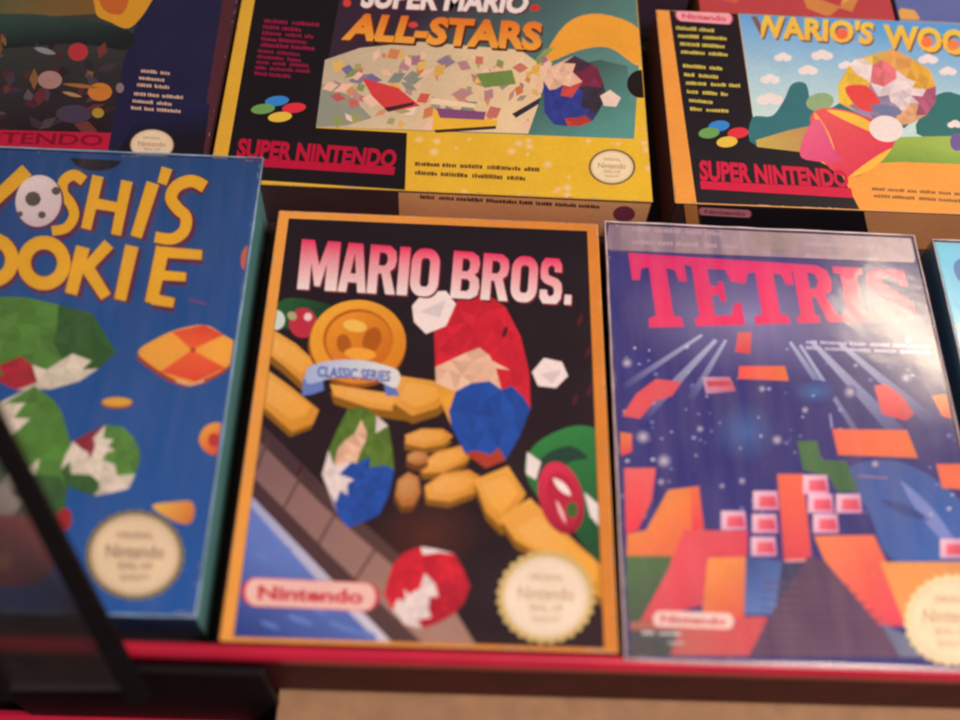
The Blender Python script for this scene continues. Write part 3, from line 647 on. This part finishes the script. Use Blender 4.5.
f.poly(C, ell(246, 258, 5, 12, 8), ink(206, 90, 50)); f.lines(C, [(188, 299), (206, 304)], 2.5, ink(110, 64, 110))
# title: slanted brush letters
YL, YM = ink(230, 168, 24), ink(92, 34, 66)
LT = [([(-32, 176), (-12, 198)], 14), ([(27, 170), (-8, 202), (-18, 232)], 14),
      ([(-42, 286), (-66, 284), (-72, 262), (-56, 244), (-38, 246)], 15),
      (smooth([(84, 181), (74, 175), (64, 181), (63, 193), (71, 204), (74, 216), (66, 228), (52, 231)], 4, False), 11),
      ([(98, 176), (86, 229)], 11.5), ([(127, 181), (116, 235)], 11.5), ([(92, 203), (121, 208)], 11), ([(153, 183), (136, 237)], 13),
      ([(167, 168), (162, 184)], 11), (smooth([(205, 187), (192, 181), (177, 186), (171, 198), (178, 209), (186, 217), (184, 231), (172, 239), (155, 237)], 4, False), 12.5),
      ([(83, 247), (71, 294)], 14), ([(109, 244), (84, 271)], 12), ([(86, 266), (106, 297)], 13), ([(132, 246), (120, 300)], 13.5),
      ([(163, 247), (151, 303)], 14), ([(160, 252), (202, 255)], 11), ([(157, 275), (186, 277)], 10), ([(152, 299), (174, 303)], 11)]
for pts, w in LT: f.lines(TT, [(x + 1.5, y + 2.2) for x, y in pts], w + 4.5, YM)
for cx, cy in ((44, 263), (-8, 260)): f.lines(TT, ell(cx + 1.5, cy + 2, 20, 20, 0, 26), 18, YM, True)
for pts, w in LT: f.lines(TT, pts, w, YL, w2=w * .88)
for cx, cy in ((44, 263), (-8, 260)): f.lines(TT, ell(cx, cy, 20, 20.5, 0, 26), 13.5, YL, True)
f.poly(TT, ell(40, 203, 24, 27, 10), YM); f.grad(TT, ell(38.5, 201, 23, 26, 10), (25, 180), ink(236, 214, 200), (55, 225), ink(206, 180, 172), 1)
for x, y, r in ((33, 199, 8), (56, 191, 4.5), (42, 215, 4), (20, 214, 3)): f.poly(TT, ell(x, y, r, r * .95, 0, 9), ink(84, 74, 62))
seal(f, 135, 555, 44, 40, 1.12, ink(132, 112, 66), scal=.02, face=ink(222, 192, 150), tc=ink(140, 106, 80))
wear(f, 40, 3, (.4, .46, .55, 1))
f.poly('thumb_notch', [(70, 158), (124, 161)] + [(97 + 24 * math.cos(math.radians(a)), 160 + 11 * math.sin(math.radians(a))) for a in range(10, 176, 12)], ink(14, 15, 22))  # dark patch painted for the shade in the thumb cut
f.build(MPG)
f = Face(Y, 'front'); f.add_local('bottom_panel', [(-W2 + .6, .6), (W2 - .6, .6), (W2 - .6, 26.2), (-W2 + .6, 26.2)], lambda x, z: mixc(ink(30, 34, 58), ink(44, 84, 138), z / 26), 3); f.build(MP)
Y.sleeve(M_FILM_Y, M_CREASE_B, r=.5)

# =================================================================== back row: landscape boxes
def snes_band(f, ql, bar, c=ink(176, 14, 46)):
    f.poly('console_band', bar, c)
    V = 'console_band'
    f.text(V + '/band_lettering', 'SUPER NINTENDO', ql, c, None, .045)
# ---- middle
S1 = Box('game_box', 'yellow landscape game box with orange title, behind the orange bordered black box', 'game box',
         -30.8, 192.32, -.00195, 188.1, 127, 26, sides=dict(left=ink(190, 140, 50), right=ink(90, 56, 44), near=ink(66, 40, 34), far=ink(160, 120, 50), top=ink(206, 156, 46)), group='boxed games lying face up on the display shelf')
f = Face(S1); W2, H2 = S1.W / 2, S1.H / 2
YE = ink(222, 166, 38)
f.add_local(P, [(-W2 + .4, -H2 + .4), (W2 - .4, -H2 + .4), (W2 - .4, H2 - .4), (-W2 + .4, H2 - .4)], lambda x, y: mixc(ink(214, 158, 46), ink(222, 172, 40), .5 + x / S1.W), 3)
f.poly(P, [(259, -24), (345, -20), (316, 128), (407, 133), (405, 190), (224, 178)], ink(22, 16, 18))
for i in range(46):     # pale sparkles on the yellow ground
    x, y = rng.uniform(410, 655), rng.uniform(136, 204)
    if abs(x - 612) < 28 and abs(y - 167) < 22 or (x < 545 and 160 < y < 184): continue
    r = rng.uniform(2, 6.5); f.glow(P, x, y, r, r * .8, ink(240, 190, 140), ink(222, 170, 50), n=10, pw=.8)
for i in range(14):
    x, y = rng.uniform(630, 652), rng.uniform(20, 136); f.glow(P, x, y, 4, 3, ink(226, 176, 90), YE, n=10)
f.grad(C, [(343, -20), (644, -8), (634, 139), (316, 127)], (400, 30), ink(52, 34, 46), (560, 130), ink(88, 130, 116), 3)
f.poly(C, smooth([(544, 62), (566, 24), (600, 14), (640, 30), (640, 66), (610, 48), (580, 50)], 4), ink(226, 150, 46))
f.grad(C, [(325, 60), (360, 48), (420, 42), (520, 50), (560, 78), (600, 136), (316, 127)], (330, 60), ink(186, 164, 130), (500, 120), ink(222, 186, 136), 3)
f.poly(C, [(316, 127), (322, 84), (350, 96), (372, 118), (345, 126)], ink(140, 138, 116))
cr = random.Random(5)
pal = [(206, 74, 62), (214, 160, 70), (120, 140, 70), (96, 92, 130), (226, 200, 170), (150, 96, 120), (196, 110, 60), (230, 180, 150), (110, 120, 110), (176, 60, 70), (222, 170, 60)]
for i in range(120):
    x, y = cr.uniform(330, 552), cr.uniform(52, 126); a = cr.uniform(0, 3.14); l, w = cr.uniform(4, 12), cr.uniform(3, 8)
    ca, sa = math.cos(a), math.sin(a) * .7
    f.poly(C, ([(x + l * ca, y + l * sa), (x - w * sa, y + w * ca), (x - l * ca, y - l * sa), (x + w * sa, y - w * ca)]), mixc(ink(*cr.choice(pal)), ink(222, 170, 116), cr.uniform(0, .4)))
for q, c in (([(362, 78), (398, 88), (420, 106), (388, 112), (372, 96)], (206, 58, 56)), ([(432, 98), (476, 104), (474, 108), (430, 104)], (232, 196, 150)), ([(434, 112), (498, 120), (496, 128), (432, 131)], (226, 168, 46)), ([(436, 108), (486, 112), (484, 120), (440, 118)], (126, 70, 104)), ([(384, 108), (414, 102), (414, 105), (388, 112)], (60, 34, 40)), ([(434, 130), (496, 126), (496, 129), (436, 133)], (60, 36, 30)), ([(512, 114), (550, 92), (552, 96), (516, 118)], (50, 40, 50)), ([(476, 74), (512, 70), (516, 84), (484, 88)], (110, 130, 60))): f.poly(C, q, ink(*c))
f.grad(C, [(548, 70), (600, 60), (627, 66), (634, 139), (528, 134), (540, 100)], (560, 70), ink(60, 76, 66), (620, 130), ink(84, 138, 122), 2)
facets(f, 574, 92, 34, 40, .1, [(580, 56, 16, ink(70, 44, 56)), (566, 76, 13, SK), (570, 88, 10, ink(196, 70, 60)), (590, 76, 12, ink(120, 40, 60)), (570, 106, 20, ink(50, 58, 128)), (592, 100, 14, ink(56, 46, 56)), (574, 126, 12, ink(190, 60, 48))], 40, 3)
f.poly(C, [(600, 96), (610, 90), (621, 98), (616, 107), (604, 106)], ink(222, 190, 164))
qa = [(364, -17), (531, -7), (526, 14), (360, 8)]
f.text(TT, 'SUPER MARIO', [(x + 1.5, y + 1.5) for x, y in qa], ink(96, 24, 30), None, .05); f.text(TT, 'SUPER MARIO', qa, ink(232, 214, 200), None, .045)
qb = [(352, 13), (543, 22), (541, 51), (341, 40)]
f.text(TT, 'ALL-STARS', [(x + 1.5, y + 2.5) for x, y in qb], ink(84, 30, 20), None, .06); f.text(TT, 'ALL-STARS', qb, ink(216, 106, 28), ink(236, 152, 52), .05)
f.poly(TT, ell(535, 8, 5, 3), ink(206, 40, 40)); f.poly(TT, ell(413, 25, 5, 3), ink(206, 60, 50)); f.poly(TT, ell(347, 3, 4, 4), ink(206, 60, 50))
S = 'small_print'
for i in range(5): f.scribble(S, (264 - i * .9, 21 + i * 6), (320 - rng.uniform(0, 12), 25 + i * 6), 5, ink(140, 20, 56), rng)
S = 'small_print#2'
for i in range(5): f.scribble(S, (258 - i * .9, 51 + i * 5.6), (318 - rng.uniform(0, 24), 55 + i * 5.6), 4.6, ink(136, 18, 54), rng)
four_dots(f, ((277, 101), (263, 109), (294, 108), (280, 117)), 12, 5)
snes_band(f, [(239, 138), (398, 150), (395, 168), (236, 158)], [(235, 157), (395, 167), (394, 175), (233, 165)])
S = 'small_print#3'
for i, t in enumerate((0, 1)): f.scribble(S, (415, 164 + i * 9), (540 - i * 14, 170 + i * 9), 5.6, ink(96, 62, 26), rng)
seal(f, 612, 167, 21, 16, 1.12, ink(130, 96, 60), scal=0, face=ink(232, 204, 150), tc=ink(170, 130, 90))
wear(f, 80, 4, mx=12)
f.poly('thumb_notch', [(652, 70)] + [(641 + 14 * math.cos(math.radians(a)), 84 + 14 * math.sin(math.radians(a))) for a in range(-70, -292, -14)] + [(655, 98)], ink(24, 14, 14))  # shade inside the side cut, painted as a flat dark shape
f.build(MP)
f = Face(S1, 'front')
f.add_local('bottom_panel', [(-W2 + .6, .6), (W2 - .6, .6), (W2 - .6, 25.2), (-W2 + .6, 25.2)], ink(66, 42, 42), 1)
f.add_local('bottom_panel', [(-14, .8), (W2 - .8, .8), (W2 - .8, 25), (-14, 25)], lambda x, z: mixc(ink(190, 128, 92), ink(226, 160, 100), z / 25), 2)
f.poly('bottom_panel', ell(624, 214, 11, 8), ink(120, 50, 66)); f.scribble('bottom_panel', (420, 197), (600, 207), 5, ink(70, 44, 40), rng)
f.poly('bottom_panel', ell(306, 184, 2, 2), ink(180, 160, 150))
f.build(MP)
# ---- right
S2 = Box('game_box', 'sky blue and orange landscape game box with yellow title and white clouds', 'game box',
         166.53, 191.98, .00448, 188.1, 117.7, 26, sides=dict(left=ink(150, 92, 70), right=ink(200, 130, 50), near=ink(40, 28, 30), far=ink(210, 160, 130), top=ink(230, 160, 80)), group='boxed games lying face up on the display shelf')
f = Face(S2); W2, H2 = S2.W / 2, S2.H / 2
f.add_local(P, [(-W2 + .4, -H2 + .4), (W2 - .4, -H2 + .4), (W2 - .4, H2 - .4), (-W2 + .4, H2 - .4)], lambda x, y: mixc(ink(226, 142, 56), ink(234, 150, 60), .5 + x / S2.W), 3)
f.poly(P, [(668, 2), (737, 7), (757, 146), (800, 152), (840, 172), (862, 214), (697, 206)], ink(26, 20, 24))
f.grad(C, [(738, 8), (1120, 36), (1130, 168), (846, 160), (800, 152), (757, 146)], (840, 20), ink(84, 146, 204), (850, 118), ink(188, 208, 222), 4)
f.poly(C, smooth([(752, 118), (772, 116), (784, 100), (792, 84), (806, 84), (812, 104), (830, 108), (850, 100), (900, 104), (905, 128), (840, 130), (757, 146)], 4), ink(50, 104, 104))
f.poly(C, smooth([(925, 108), (945, 92), (980, 98), (1100, 100), (1100, 140), (930, 140)], 4), ink(46, 104, 96)); f.grad(C, [(756, 140), (790, 130), (830, 122), (850, 150), (800, 152), (757, 147)], (760, 146), ink(190, 160, 70), (840, 130), ink(176, 110, 80), 2)
f.grad(C, [(840, 138), (960, 136), (1120, 142), (1124, 170), (900, 162), (845, 165)], (900, 138), ink(150, 170, 70), (900, 164), ink(112, 140, 52), 2)
for x, y, r in ((783, 58, 8), (822, 56, 10), (808, 71, 9), (770, 80, 9), (928, 60, 9), (948, 72, 8), (846, 66, 7), (770, 100, 12), (955, 125, 7), (985, 60, 9)):
    for dx in (-.5, 0, .5): f.poly(C, ell(x + dx * r, y - (abs(dx) < .1) * 2, r * .6, r * .42), ink(226, 226, 228))
facets(f, 888, 90, 56, 42, .25, [(872, 52, 20, ink(226, 176, 80)), (862, 66, 12, WH), (884, 70, 12, ink(222, 110, 110)), (850, 78, 14, ink(232, 180, 60)), (900, 62, 16, ink(230, 160, 80)), (900, 90, 18, ink(226, 200, 190)), (920, 74, 14, ink(234, 166, 60)), (930, 112, 18, ink(176, 90, 110)), (912, 120, 16, ink(222, 160, 110)), (880, 108, 14, ink(150, 130, 150))], 60, 5)
f.poly(C, smooth([(845, 88), (866, 86), (880, 102), (876, 112), (858, 108)], 4), ink(220, 66, 60))
f.poly(C, ell(820, 102, 14, 9, -10), ink(140, 160, 110))
f.grad(C, smooth([(810, 118), (832, 108), (880, 122), (896, 138), (880, 162), (850, 178), (822, 160)], 3), (820, 115), ink(222, 84, 80), (880, 170), ink(206, 44, 70), 2)
f.poly(C, leaf((826, 110), (888, 138), 5, -3), ink(232, 176, 60)); f.poly(C, leaf((814, 112), (836, 162), 5), ink(230, 160, 80)); f.poly(C, leaf((848, 178), (892, 148), 4, 2), ink(236, 170, 60))
f.grad(C, smooth([(800, 150), (808, 128), (820, 120), (834, 150), (842, 162), (806, 160)], 3), (806, 130), ink(222, 92, 116), (834, 160), ink(206, 66, 104), 1)
f.poly(C, ell(886, 129, 17, 13, 10), ink(232, 220, 206)); f.poly(C, ell(886, 110, 16, 5, 10), ink(110, 112, 140))
f.poly(C, ell(957, 142, 7, 9), ink(110, 84, 130))
for s, q in (("WARIO'S", [(749, 13), (875, 22), (872, 45), (752, 37)]), ('WOODS', [(883, 24), (1004, 33), (1004, 60), (884, 48)])):
    f.text(TT, s, [(x + 1.5, y + 2) for x, y in q], ink(120, 84, 70), None, .045); f.text(TT, s, q, ink(224, 184, 60), ink(234, 168, 60), .04)
f.poly(TT, ell(842, 34, 6, 5.5), ink(226, 96, 60)); f.poly(TT, ell(927, 42, 6, 5.5), ink(228, 110, 60)); f.poly(TT, ell(953, 45, 6, 5.5), ink(228, 120, 60))
pill(f, [(674, 10), (733, 13), (733, 25), (676, 21)], fill=ink(232, 150, 150), edge=ink(200, 70, 84))
S = 'small_print'
for i, (a, b) in enumerate(((676, 716), (678, 727), (680, 727), (681, 727))): f.scribble(S, (a, 28 + i * 8), (b, 31 + i * 8), 4.6, ink(196, 170, 70), rng)
S = 'small_print#2'
for i, (a, b) in enumerate(((683, 722), (684, 720), (686, 742), (687, 729), (689, 719), (690, 737))): f.scribble(S, (a, 66 + i * 8.6), (b, 69 + i * 8.6), 4.6, ink(196, 170, 70), rng)
four_dots(f, ((719, 126), (709, 133), (738, 133), (727, 142)), 10.5, 5.4)
snes_band(f, [(699, 160), (846, 170), (850, 188), (700, 181)], [(700, 181), (851, 188), (853, 198), (701, 189)], ink(200, 22, 56))
S = 'small_print#3'
for i in (0, 1): f.scribble(S, (872 + i * 2, 189 + i * 7), (990, 196 + i * 7), 4.4, ink(130, 84, 44), rng)
wear(f, 80, 5, mx=12)
f.build(MP)
f = Face(S2, 'front')
f.add_local('bottom_panel', [(-W2 + .6, .6), (W2 - .6, .6), (W2 - .6, 25.2), (-W2 + .6, 25.2)], ink(60, 38, 32), 1)
f.poly('bottom_panel', [(864, 208), (1130, 220), (1140, 260), (868, 260)], ink(206, 138, 86))
f.poly('bottom_panel', [(700, 206), (864, 212), (872, 250), (704, 250)], ink(24, 20, 24))
pill(f, [(698, 207), (752, 210), (752, 218), (698, 215)], fill=ink(190, 120, 120), edge=ink(150, 60, 70), part='bottom_panel')
f.poly('bottom_panel', [(684, 204), (697, 205), (702, 250), (690, 250)], ink(190, 120, 60))
f.build(MP)
# ---- left
S3 = Box('game_box', 'dark navy landscape game box with red band and cream seal, behind the blue box', 'game box',
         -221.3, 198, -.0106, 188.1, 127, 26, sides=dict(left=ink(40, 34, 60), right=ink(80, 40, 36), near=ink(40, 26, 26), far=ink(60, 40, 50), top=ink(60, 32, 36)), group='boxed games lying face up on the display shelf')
f = Face(S3); W2, H2 = S3.W / 2, S3.H / 2
f.add_local(P, [(-W2 + .4, -H2 + .4), (W2 - .4, -H2 + .4), (W2 - .4, H2 - .4), (-W2 + .4, H2 - .4)], lambda x, y: mixc(ink(34, 32, 58), ink(28, 26, 52), .5 - y / S3.H), 3)
f.poly(P, [(226, -20), (238, -20), (208, 180), (194, 180)], ink(76, 36, 40))
f.grad(P, [(150, 100), (210, 104), (200, 180), (100, 180)], (170, 100), ink(30, 30, 66), (170, 140), ink(22, 18, 24), 2)
f.grad(C, [(-140, -20), (152, -20), (124, 60), (110, 134), (-150, 128)], (60, 0), ink(58, 62, 52), (60, 130), ink(34, 22, 26), 4)
f.poly(C, smooth([(92, -10), (152, -14), (150, 4), (130, 28), (110, 22), (96, 14)], 4), ink(206, 140, 34)); f.poly(C, smooth([(100, -8), (128, -6), (122, 14), (104, 10)], 4), ink(186, 92, 36))
f.grad(C, [(-140, -20), (90, -20), (96, 14), (60, 16), (-140, 20)], (-40, -10), ink(70, 84, 50), (80, 10), ink(120, 84, 40), 2)
f.grad(C, smooth([(-140, 22), (0, 14), (60, 17), (128, 30), (126, 50), (60, 44), (-140, 60)], 4), (0, 20), ink(46, 66, 54), (0, 50), ink(26, 30, 30), 2)
pal = [(120, 44, 44), (90, 40, 40), (70, 50, 60), (150, 96, 50), (46, 30, 34), (100, 84, 84), (60, 34, 30), (130, 60, 50), (40, 44, 46), (84, 66, 78)]
for i in range(110):
    x, y = cr.uniform(-130, 122), cr.uniform(40, 128); a = cr.uniform(0, 3.14); l, w = cr.uniform(4, 16), cr.uniform(2.5, 9); ca, sa = math.cos(a), math.sin(a) * .7
    f.poly(C, ([(x + l * ca, y + l * sa), (x - w * sa, y + w * ca), (x - l * ca, y - l * sa), (x + w * sa, y - w * ca)]), mixc(ink(*cr.choice(pal)), ink(40, 26, 30), cr.uniform(.25, .75)))
for q, c in ((ell(50, 80, 12, 9), (160, 116, 104)), (leaf((34, 48), (56, 54), 3), (130, 126, 120)), (ell(78, 52, 10, 9), (170, 48, 50)), (ell(100, 92, 12, 9), (190, 110, 40)), (leaf((62, 92), (82, 97), 2), (160, 116, 76)), (ell(98, 113, 6, 5), (160, 126, 40)), (ell(74, 114, 18, 9), (66, 52, 66)), (leaf((62, 84), (100, 88), 2), (150, 90, 40)), (ell(120, 88, 4, 5), (130, 104, 96))): f.poly(C, q, ink(*c))
f.poly('console_band', [(-150, 126), (111, 133), (108, 150), (-152, 144)], ink(176, 22, 48))
f.text('console_band/band_lettering', 'SUPER NINTENDO', [(-140, 128), (104, 135), (102, 146), (-142, 140)], ink(120, 12, 34), None, .02)
S = 'small_print'
for i in range(3): f.scribble(S, (141 - i * 2, 71 + i * 7), (184 - rng.uniform(0, 20), 74 + i * 7), 4.5, ink(190, 150, 120), rng)
S = 'small_print#2'
for i in range(3): f.scribble(S, (134 - i * 1.5, 94 + i * 7), (186 - rng.uniform(0, 14), 98 + i * 7), 4.5, ink(190, 150, 120), rng)
seal(f, 152, 145, 21, 15, 1.06, ink(120, 96, 60), scal=0, face=ink(222, 192, 150), tc=ink(170, 130, 96))
wear(f, 50, 6, (.4, .34, .32, 1))
f.build(MP)

# ---- far right neighbour of the front row
S4 = Box('game_box', 'pale cyan and cream game box right of the starry box, cut by the photo edge', 'game box',
         136.2 + 139, -2, -.006, 131, 181, 24, sides=dict(left=ink(90, 140, 150), near=ink(60, 60, 70), top=ink(120, 190, 200)), group='boxed games lying face up on the display shelf')
f = Face(S4); W2, H2 = S4.W / 2, S4.H / 2
f.add_local(P, [(-W2 + .4, -H2 + .4), (W2 - .4, -H2 + .4), (W2 - .4, H2 - .4), (-W2 + .4, H2 - .4)], lambda x, y: mixc(ink(240, 226, 196), ink(104, 178, 196), (y - 28) / 22), 5)
f.grad(C, smooth([(955, 262), (985, 254), (1040, 262), (1050, 290), (1000, 300), (962, 284)], 4), (960, 260), ink(60, 110, 150), (1040, 290), ink(50, 90, 130), 2)
S = 'small_print'; f.scribble(S, (944, 326), (1100, 332), 8, ink(190, 176, 160), rng); f.scribble(S, (950, 340), (1100, 346), 8, ink(190, 176, 160), rng)
f.build(MPG); S4.sleeve(M_FILM_Y, M_CREASE, r=.35)

# ---- third row: near ends of the boxes behind
for name, lab, x, W, c, top, st in (
        ('game_box', 'red and orange box end behind the sky blue box, at top edge of photo', 188, 96, (190, 84, 58), (176, 60, 60), (196, 120, 60)),
        ('game_box', 'white and blue box end at the top right corner, beside the red box', 286, 120, (176, 160, 150), (90, 96, 140), (50, 60, 110)),
        ('game_box', 'dark purple box end behind the yellow box and left of the red box', 100, 84, (62, 44, 54), (70, 40, 60), (50, 34, 40))):
    bx = Box(name, lab, 'game box', x, 322 if x == 100 else 313, 0, W, 100, 24, sides=dict(near=ink(*c), top=ink(*top), left=ink(*st), right=ink(*st)), group='boxed games lying face up on the display shelf')
    f = Face(bx); W2, H2 = bx.W / 2, bx.H / 2
    f.add_local(P, [(-W2 + .5, -H2 + .5), (W2 - .5, -H2 + .5), (W2 - .5, H2 - .5), (-W2 + .5, H2 - .5)], ink(*top), 1)
    for i in range(16):
        x0, y0 = rng.uniform(-W2, W2), rng.uniform(-H2, H2)
        f.add_local(P, [(x0 + rng.uniform(4, 16) * math.cos(a), y0 + rng.uniform(4, 12) * math.sin(a)) for a in (0, 1.2, 2.4, 3.6, 4.8)], ink(*rng.choice([st, c, top, (210, 150, 70)])))
    f.build(MP)

# =================================================================== the shelf
sh = bpy.data.objects.new('display_shelf', None); COL.objects.link(sh); sh.location = (.07, .15, -.036)
tag(sh, 'dark display shelf with glossy red front lip under the front row', 'shelf')
def at_sh(bm):
    bmesh.ops.translate(bm, verts=bm.verts[:], vec=-Vector(sh.location)); return bm
from_bm('shelf_board', at_sh(box_bm(-420, 560, 1.2, 520, -22, 0, .8)), M_SHELF, sh)
def lip_path(x): return -1.2 - .9 * math.sin((x + 140) / 420 * math.pi) * 0
# lip: rounded red rail, then the worn front board under it, its shade put into the colour
def prof_bm(prof, x0, x1, n=60, wob=.12):
    bm = bmesh.new(); R = []
    for i in range(n + 1):
        x = x0 + (x1 - x0) * i / n; w = math.sin(i * 1.7) * wob * .5 + math.sin(i * .41) * wob
        R.append([bm.verts.new(Vector((x, y, z + w)) * MM) for y, z in prof])
    for i in range(n):
        for k in range(len(prof)):
            bm.faces.new((R[i][k], R[i][(k + 1) % len(prof)], R[i + 1][(k + 1) % len(prof)], R[i + 1][k]))
    bm.faces.new(R[0]); bm.faces.new(R[-1][::-1]); bmesh.ops.recalc_face_normals(bm, faces=bm.faces[:]); return bm
lip = [(-.6, 23.4), (-1.0, 24.1), (-2, 24.4), (-3.4, 24.2), (-4.6, 23.2), (-5.2, 21.5), (-5.2, 17.5), (-.6, 17.5)]
from_bm('front_lip', at_sh(prof_bm(lip, -420, 560)), M_RED, sh, True)
from_bm('front_board', at_sh(box_bm(-420, 560, -4.4, -.8, -21, 17.3, .5)), M_RED_SHADED, sh)

# ---- lower level: base, cardboard, black tray with red edge
base = from_bm('floor', box_bm(-900, 1100, -700, 900, -101, -95, 0), M_FLOOR); tag(base, kind='structure')
e = hit_z(277, 700, -30)
cb = bpy.data.objects.new('cardboard_box', None); COL.objects.link(cb)
cx0 = e.x; cb.location = ((cx0 + 190) * MM, -.085, -.095)
tag(cb, 'brown cardboard box top showing below the red lip at the bottom edge', 'box')
def rel(o, bm): bmesh.ops.translate(bm, verts=bm.verts[:], vec=-Vector(o.location)); return bm
from_bm('box_body', rel(cb, box_bm(cx0, cx0 + 380, -160, 30, -95, -31, 1)), M_BEIGE, cb)
from_bm('box_flap', rel(cb, box_bm(cx0 + .5, cx0 + 379, -78, 29, -30.9, -29.4, .5)), M_BEIGE, cb)
tr = bpy.data.objects.new('storage_tray', None); COL.objects.link(tr); tr.location = ((cx0 - 60) * MM, -.06, -.095)
tag(tr, 'black tray with a red front edge at the bottom left corner', 'tray')
r0, r1 = hit_z(-60, 706, -58), hit_z(262, 717, -58)
from_bm('tray_body', rel(tr, box_bm(cx0 - 200, cx0 - 3, -70, -9, -95, -66, 1)), M_BLACK, tr)
from_bm('red_edge', rel(tr, tube_bm([(cx0 - 200, r0.y - 4.5 - (r1.y - r0.y) * .3, -60), (cx0 - 120, (r0.y + r1.y) / 2 - 4, -60), (cx0 - 5, r1.y - 4, -60)], 4.2, 10)), M_RED, tr, True)
from_bm('tray_wall', rel(tr, box_bm(cx0 - 9, cx0 - 4, min(r0.y, r1.y) - 4, -9, -66, -50, .8)), M_BLACK, tr)
from_bm('back_wall', rel(tr, box_bm(cx0 - 98, cx0 + 1, -8.6, -5.6, -66, 15, .8)), M_BLACK, tr)
from_bm('front_wall', rel(tr, box_bm(cx0 - 200, cx0 - 9.2, r1.y - 9, r1.y - 1, -95, -66.2, .8)), M_BLACK, tr)

# ---- smoked panel leaning on the blue box
# plane that leans back over the red lip in front of the blue box
p0 = Vector((-150, -38.6, -30)); p1 = Vector((-150, -7.4, 24.9)); up = (p1 - p0).normalized(); nrm = Vector((1, 0, 0)).cross(up).normalized()
def on(px, py): return hit_plane(px, py, p1 + nrm * 0.0, nrm)
b0, b1 = on(112, 648), on(-60, 318)
pn = bpy.data.objects.new('smoked_panel', None); COL.objects.link(pn); pn.location = b0 * MM
tag(pn, 'smoked clear panel with black trimmed slanted edge, leaning on the red lip at lower left', 'panel')
c0, c1 = on(30, 700), on(-190, 318)
def slabq(name, Q, th, mat):
    bm = bmesh.new(); off = nrm * th / 2 * (1 if nrm.y > 0 else -1)
    lo = [bm.verts.new((q - off) * MM - Vector(pn.location)) for q in Q]; hi = [bm.verts.new((q + off) * MM - Vector(pn.location)) for q in Q]
    bm.faces.new(lo[::-1]); bm.faces.new(hi)
    for i in range(4): bm.faces.new((lo[i], lo[(i + 1) % 4], hi[(i + 1) % 4], hi[i]))
    bmesh.ops.recalc_face_normals(bm, faces=bm.faces[:]); bmesh.ops.bevel(bm, geom=bm.edges[:], offset=.0003, segments=2, affect='EDGES')
    return from_bm(name, bm, mat, pn)
slabq('pane', [on(134, 690), on(-62, 318), on(-190, 318), on(-6, 690)], 1.0, M_SMOKE)
def bar(name, a, b, w):
    A_, B_ = on(*a), on(*b); d = (B_ - A_).normalized().cross(nrm).normalized() * w / 2
    return slabq(name, [A_ - d, B_ - d, B_ + d, A_ + d], 2.6, M_BLACK)
bar('edge_trim', (140, 700), (-62, 318), 7.4)
bar('edge_trim', (6, 700), (-190, 318), 6)

# =================================================================== light
w = bpy.data.worlds.new('World'); sc.world = w; w.use_nodes = True
w.node_tree.nodes['Background'].inputs[0].default_value = (1.0, .74, .82, 1); w.node_tree.nodes['Background'].inputs[1].default_value = .11
def area(name, loc, target, size, power, col, shape='DISK', size_y=None):
    l = bpy.data.lights.new(name, 'AREA'); l.shape = shape; l.size = size; l.energy = power; l.color = col
    if size_y: l.size_y = size_y
    o = bpy.data.objects.new(name, l); COL.objects.link(o); o.location = loc
    o.rotation_euler = (Vector(target) - Vector(loc)).to_track_quat('-Z', 'Y').to_euler(); return o
spot = hit_z(914, 334, 26); d = spot - CAM; d.z = -d.z; d.normalize()
LP = (spot + d * 800) * MM
area('desk_lamp', LP, (.12, .10, 0), .16, .62, (1.0, .80, .56), 'RECTANGLE', .05)
area('room_light', (.70, -.30, 1.22), (.1, .1, 0), .45, 19.5, (1.0, .72, .63))

sc.render.film_transparent = False
sc.view_settings.view_transform = 'Standard'; sc.view_settings.look = 'None'; sc.view_settings.gamma = 1; sc.view_settings.exposure = 0.16
sc.render.engine = 'CYCLES'; sc.cycles.max_bounces = 8; sc.cycles.transparent_max_bounces = 12
sc.cycles.pixel_filter_type = 'BLACKMAN_HARRIS'; sc.cycles.filter_width = 2.4
sc.cycles.use_denoising = True
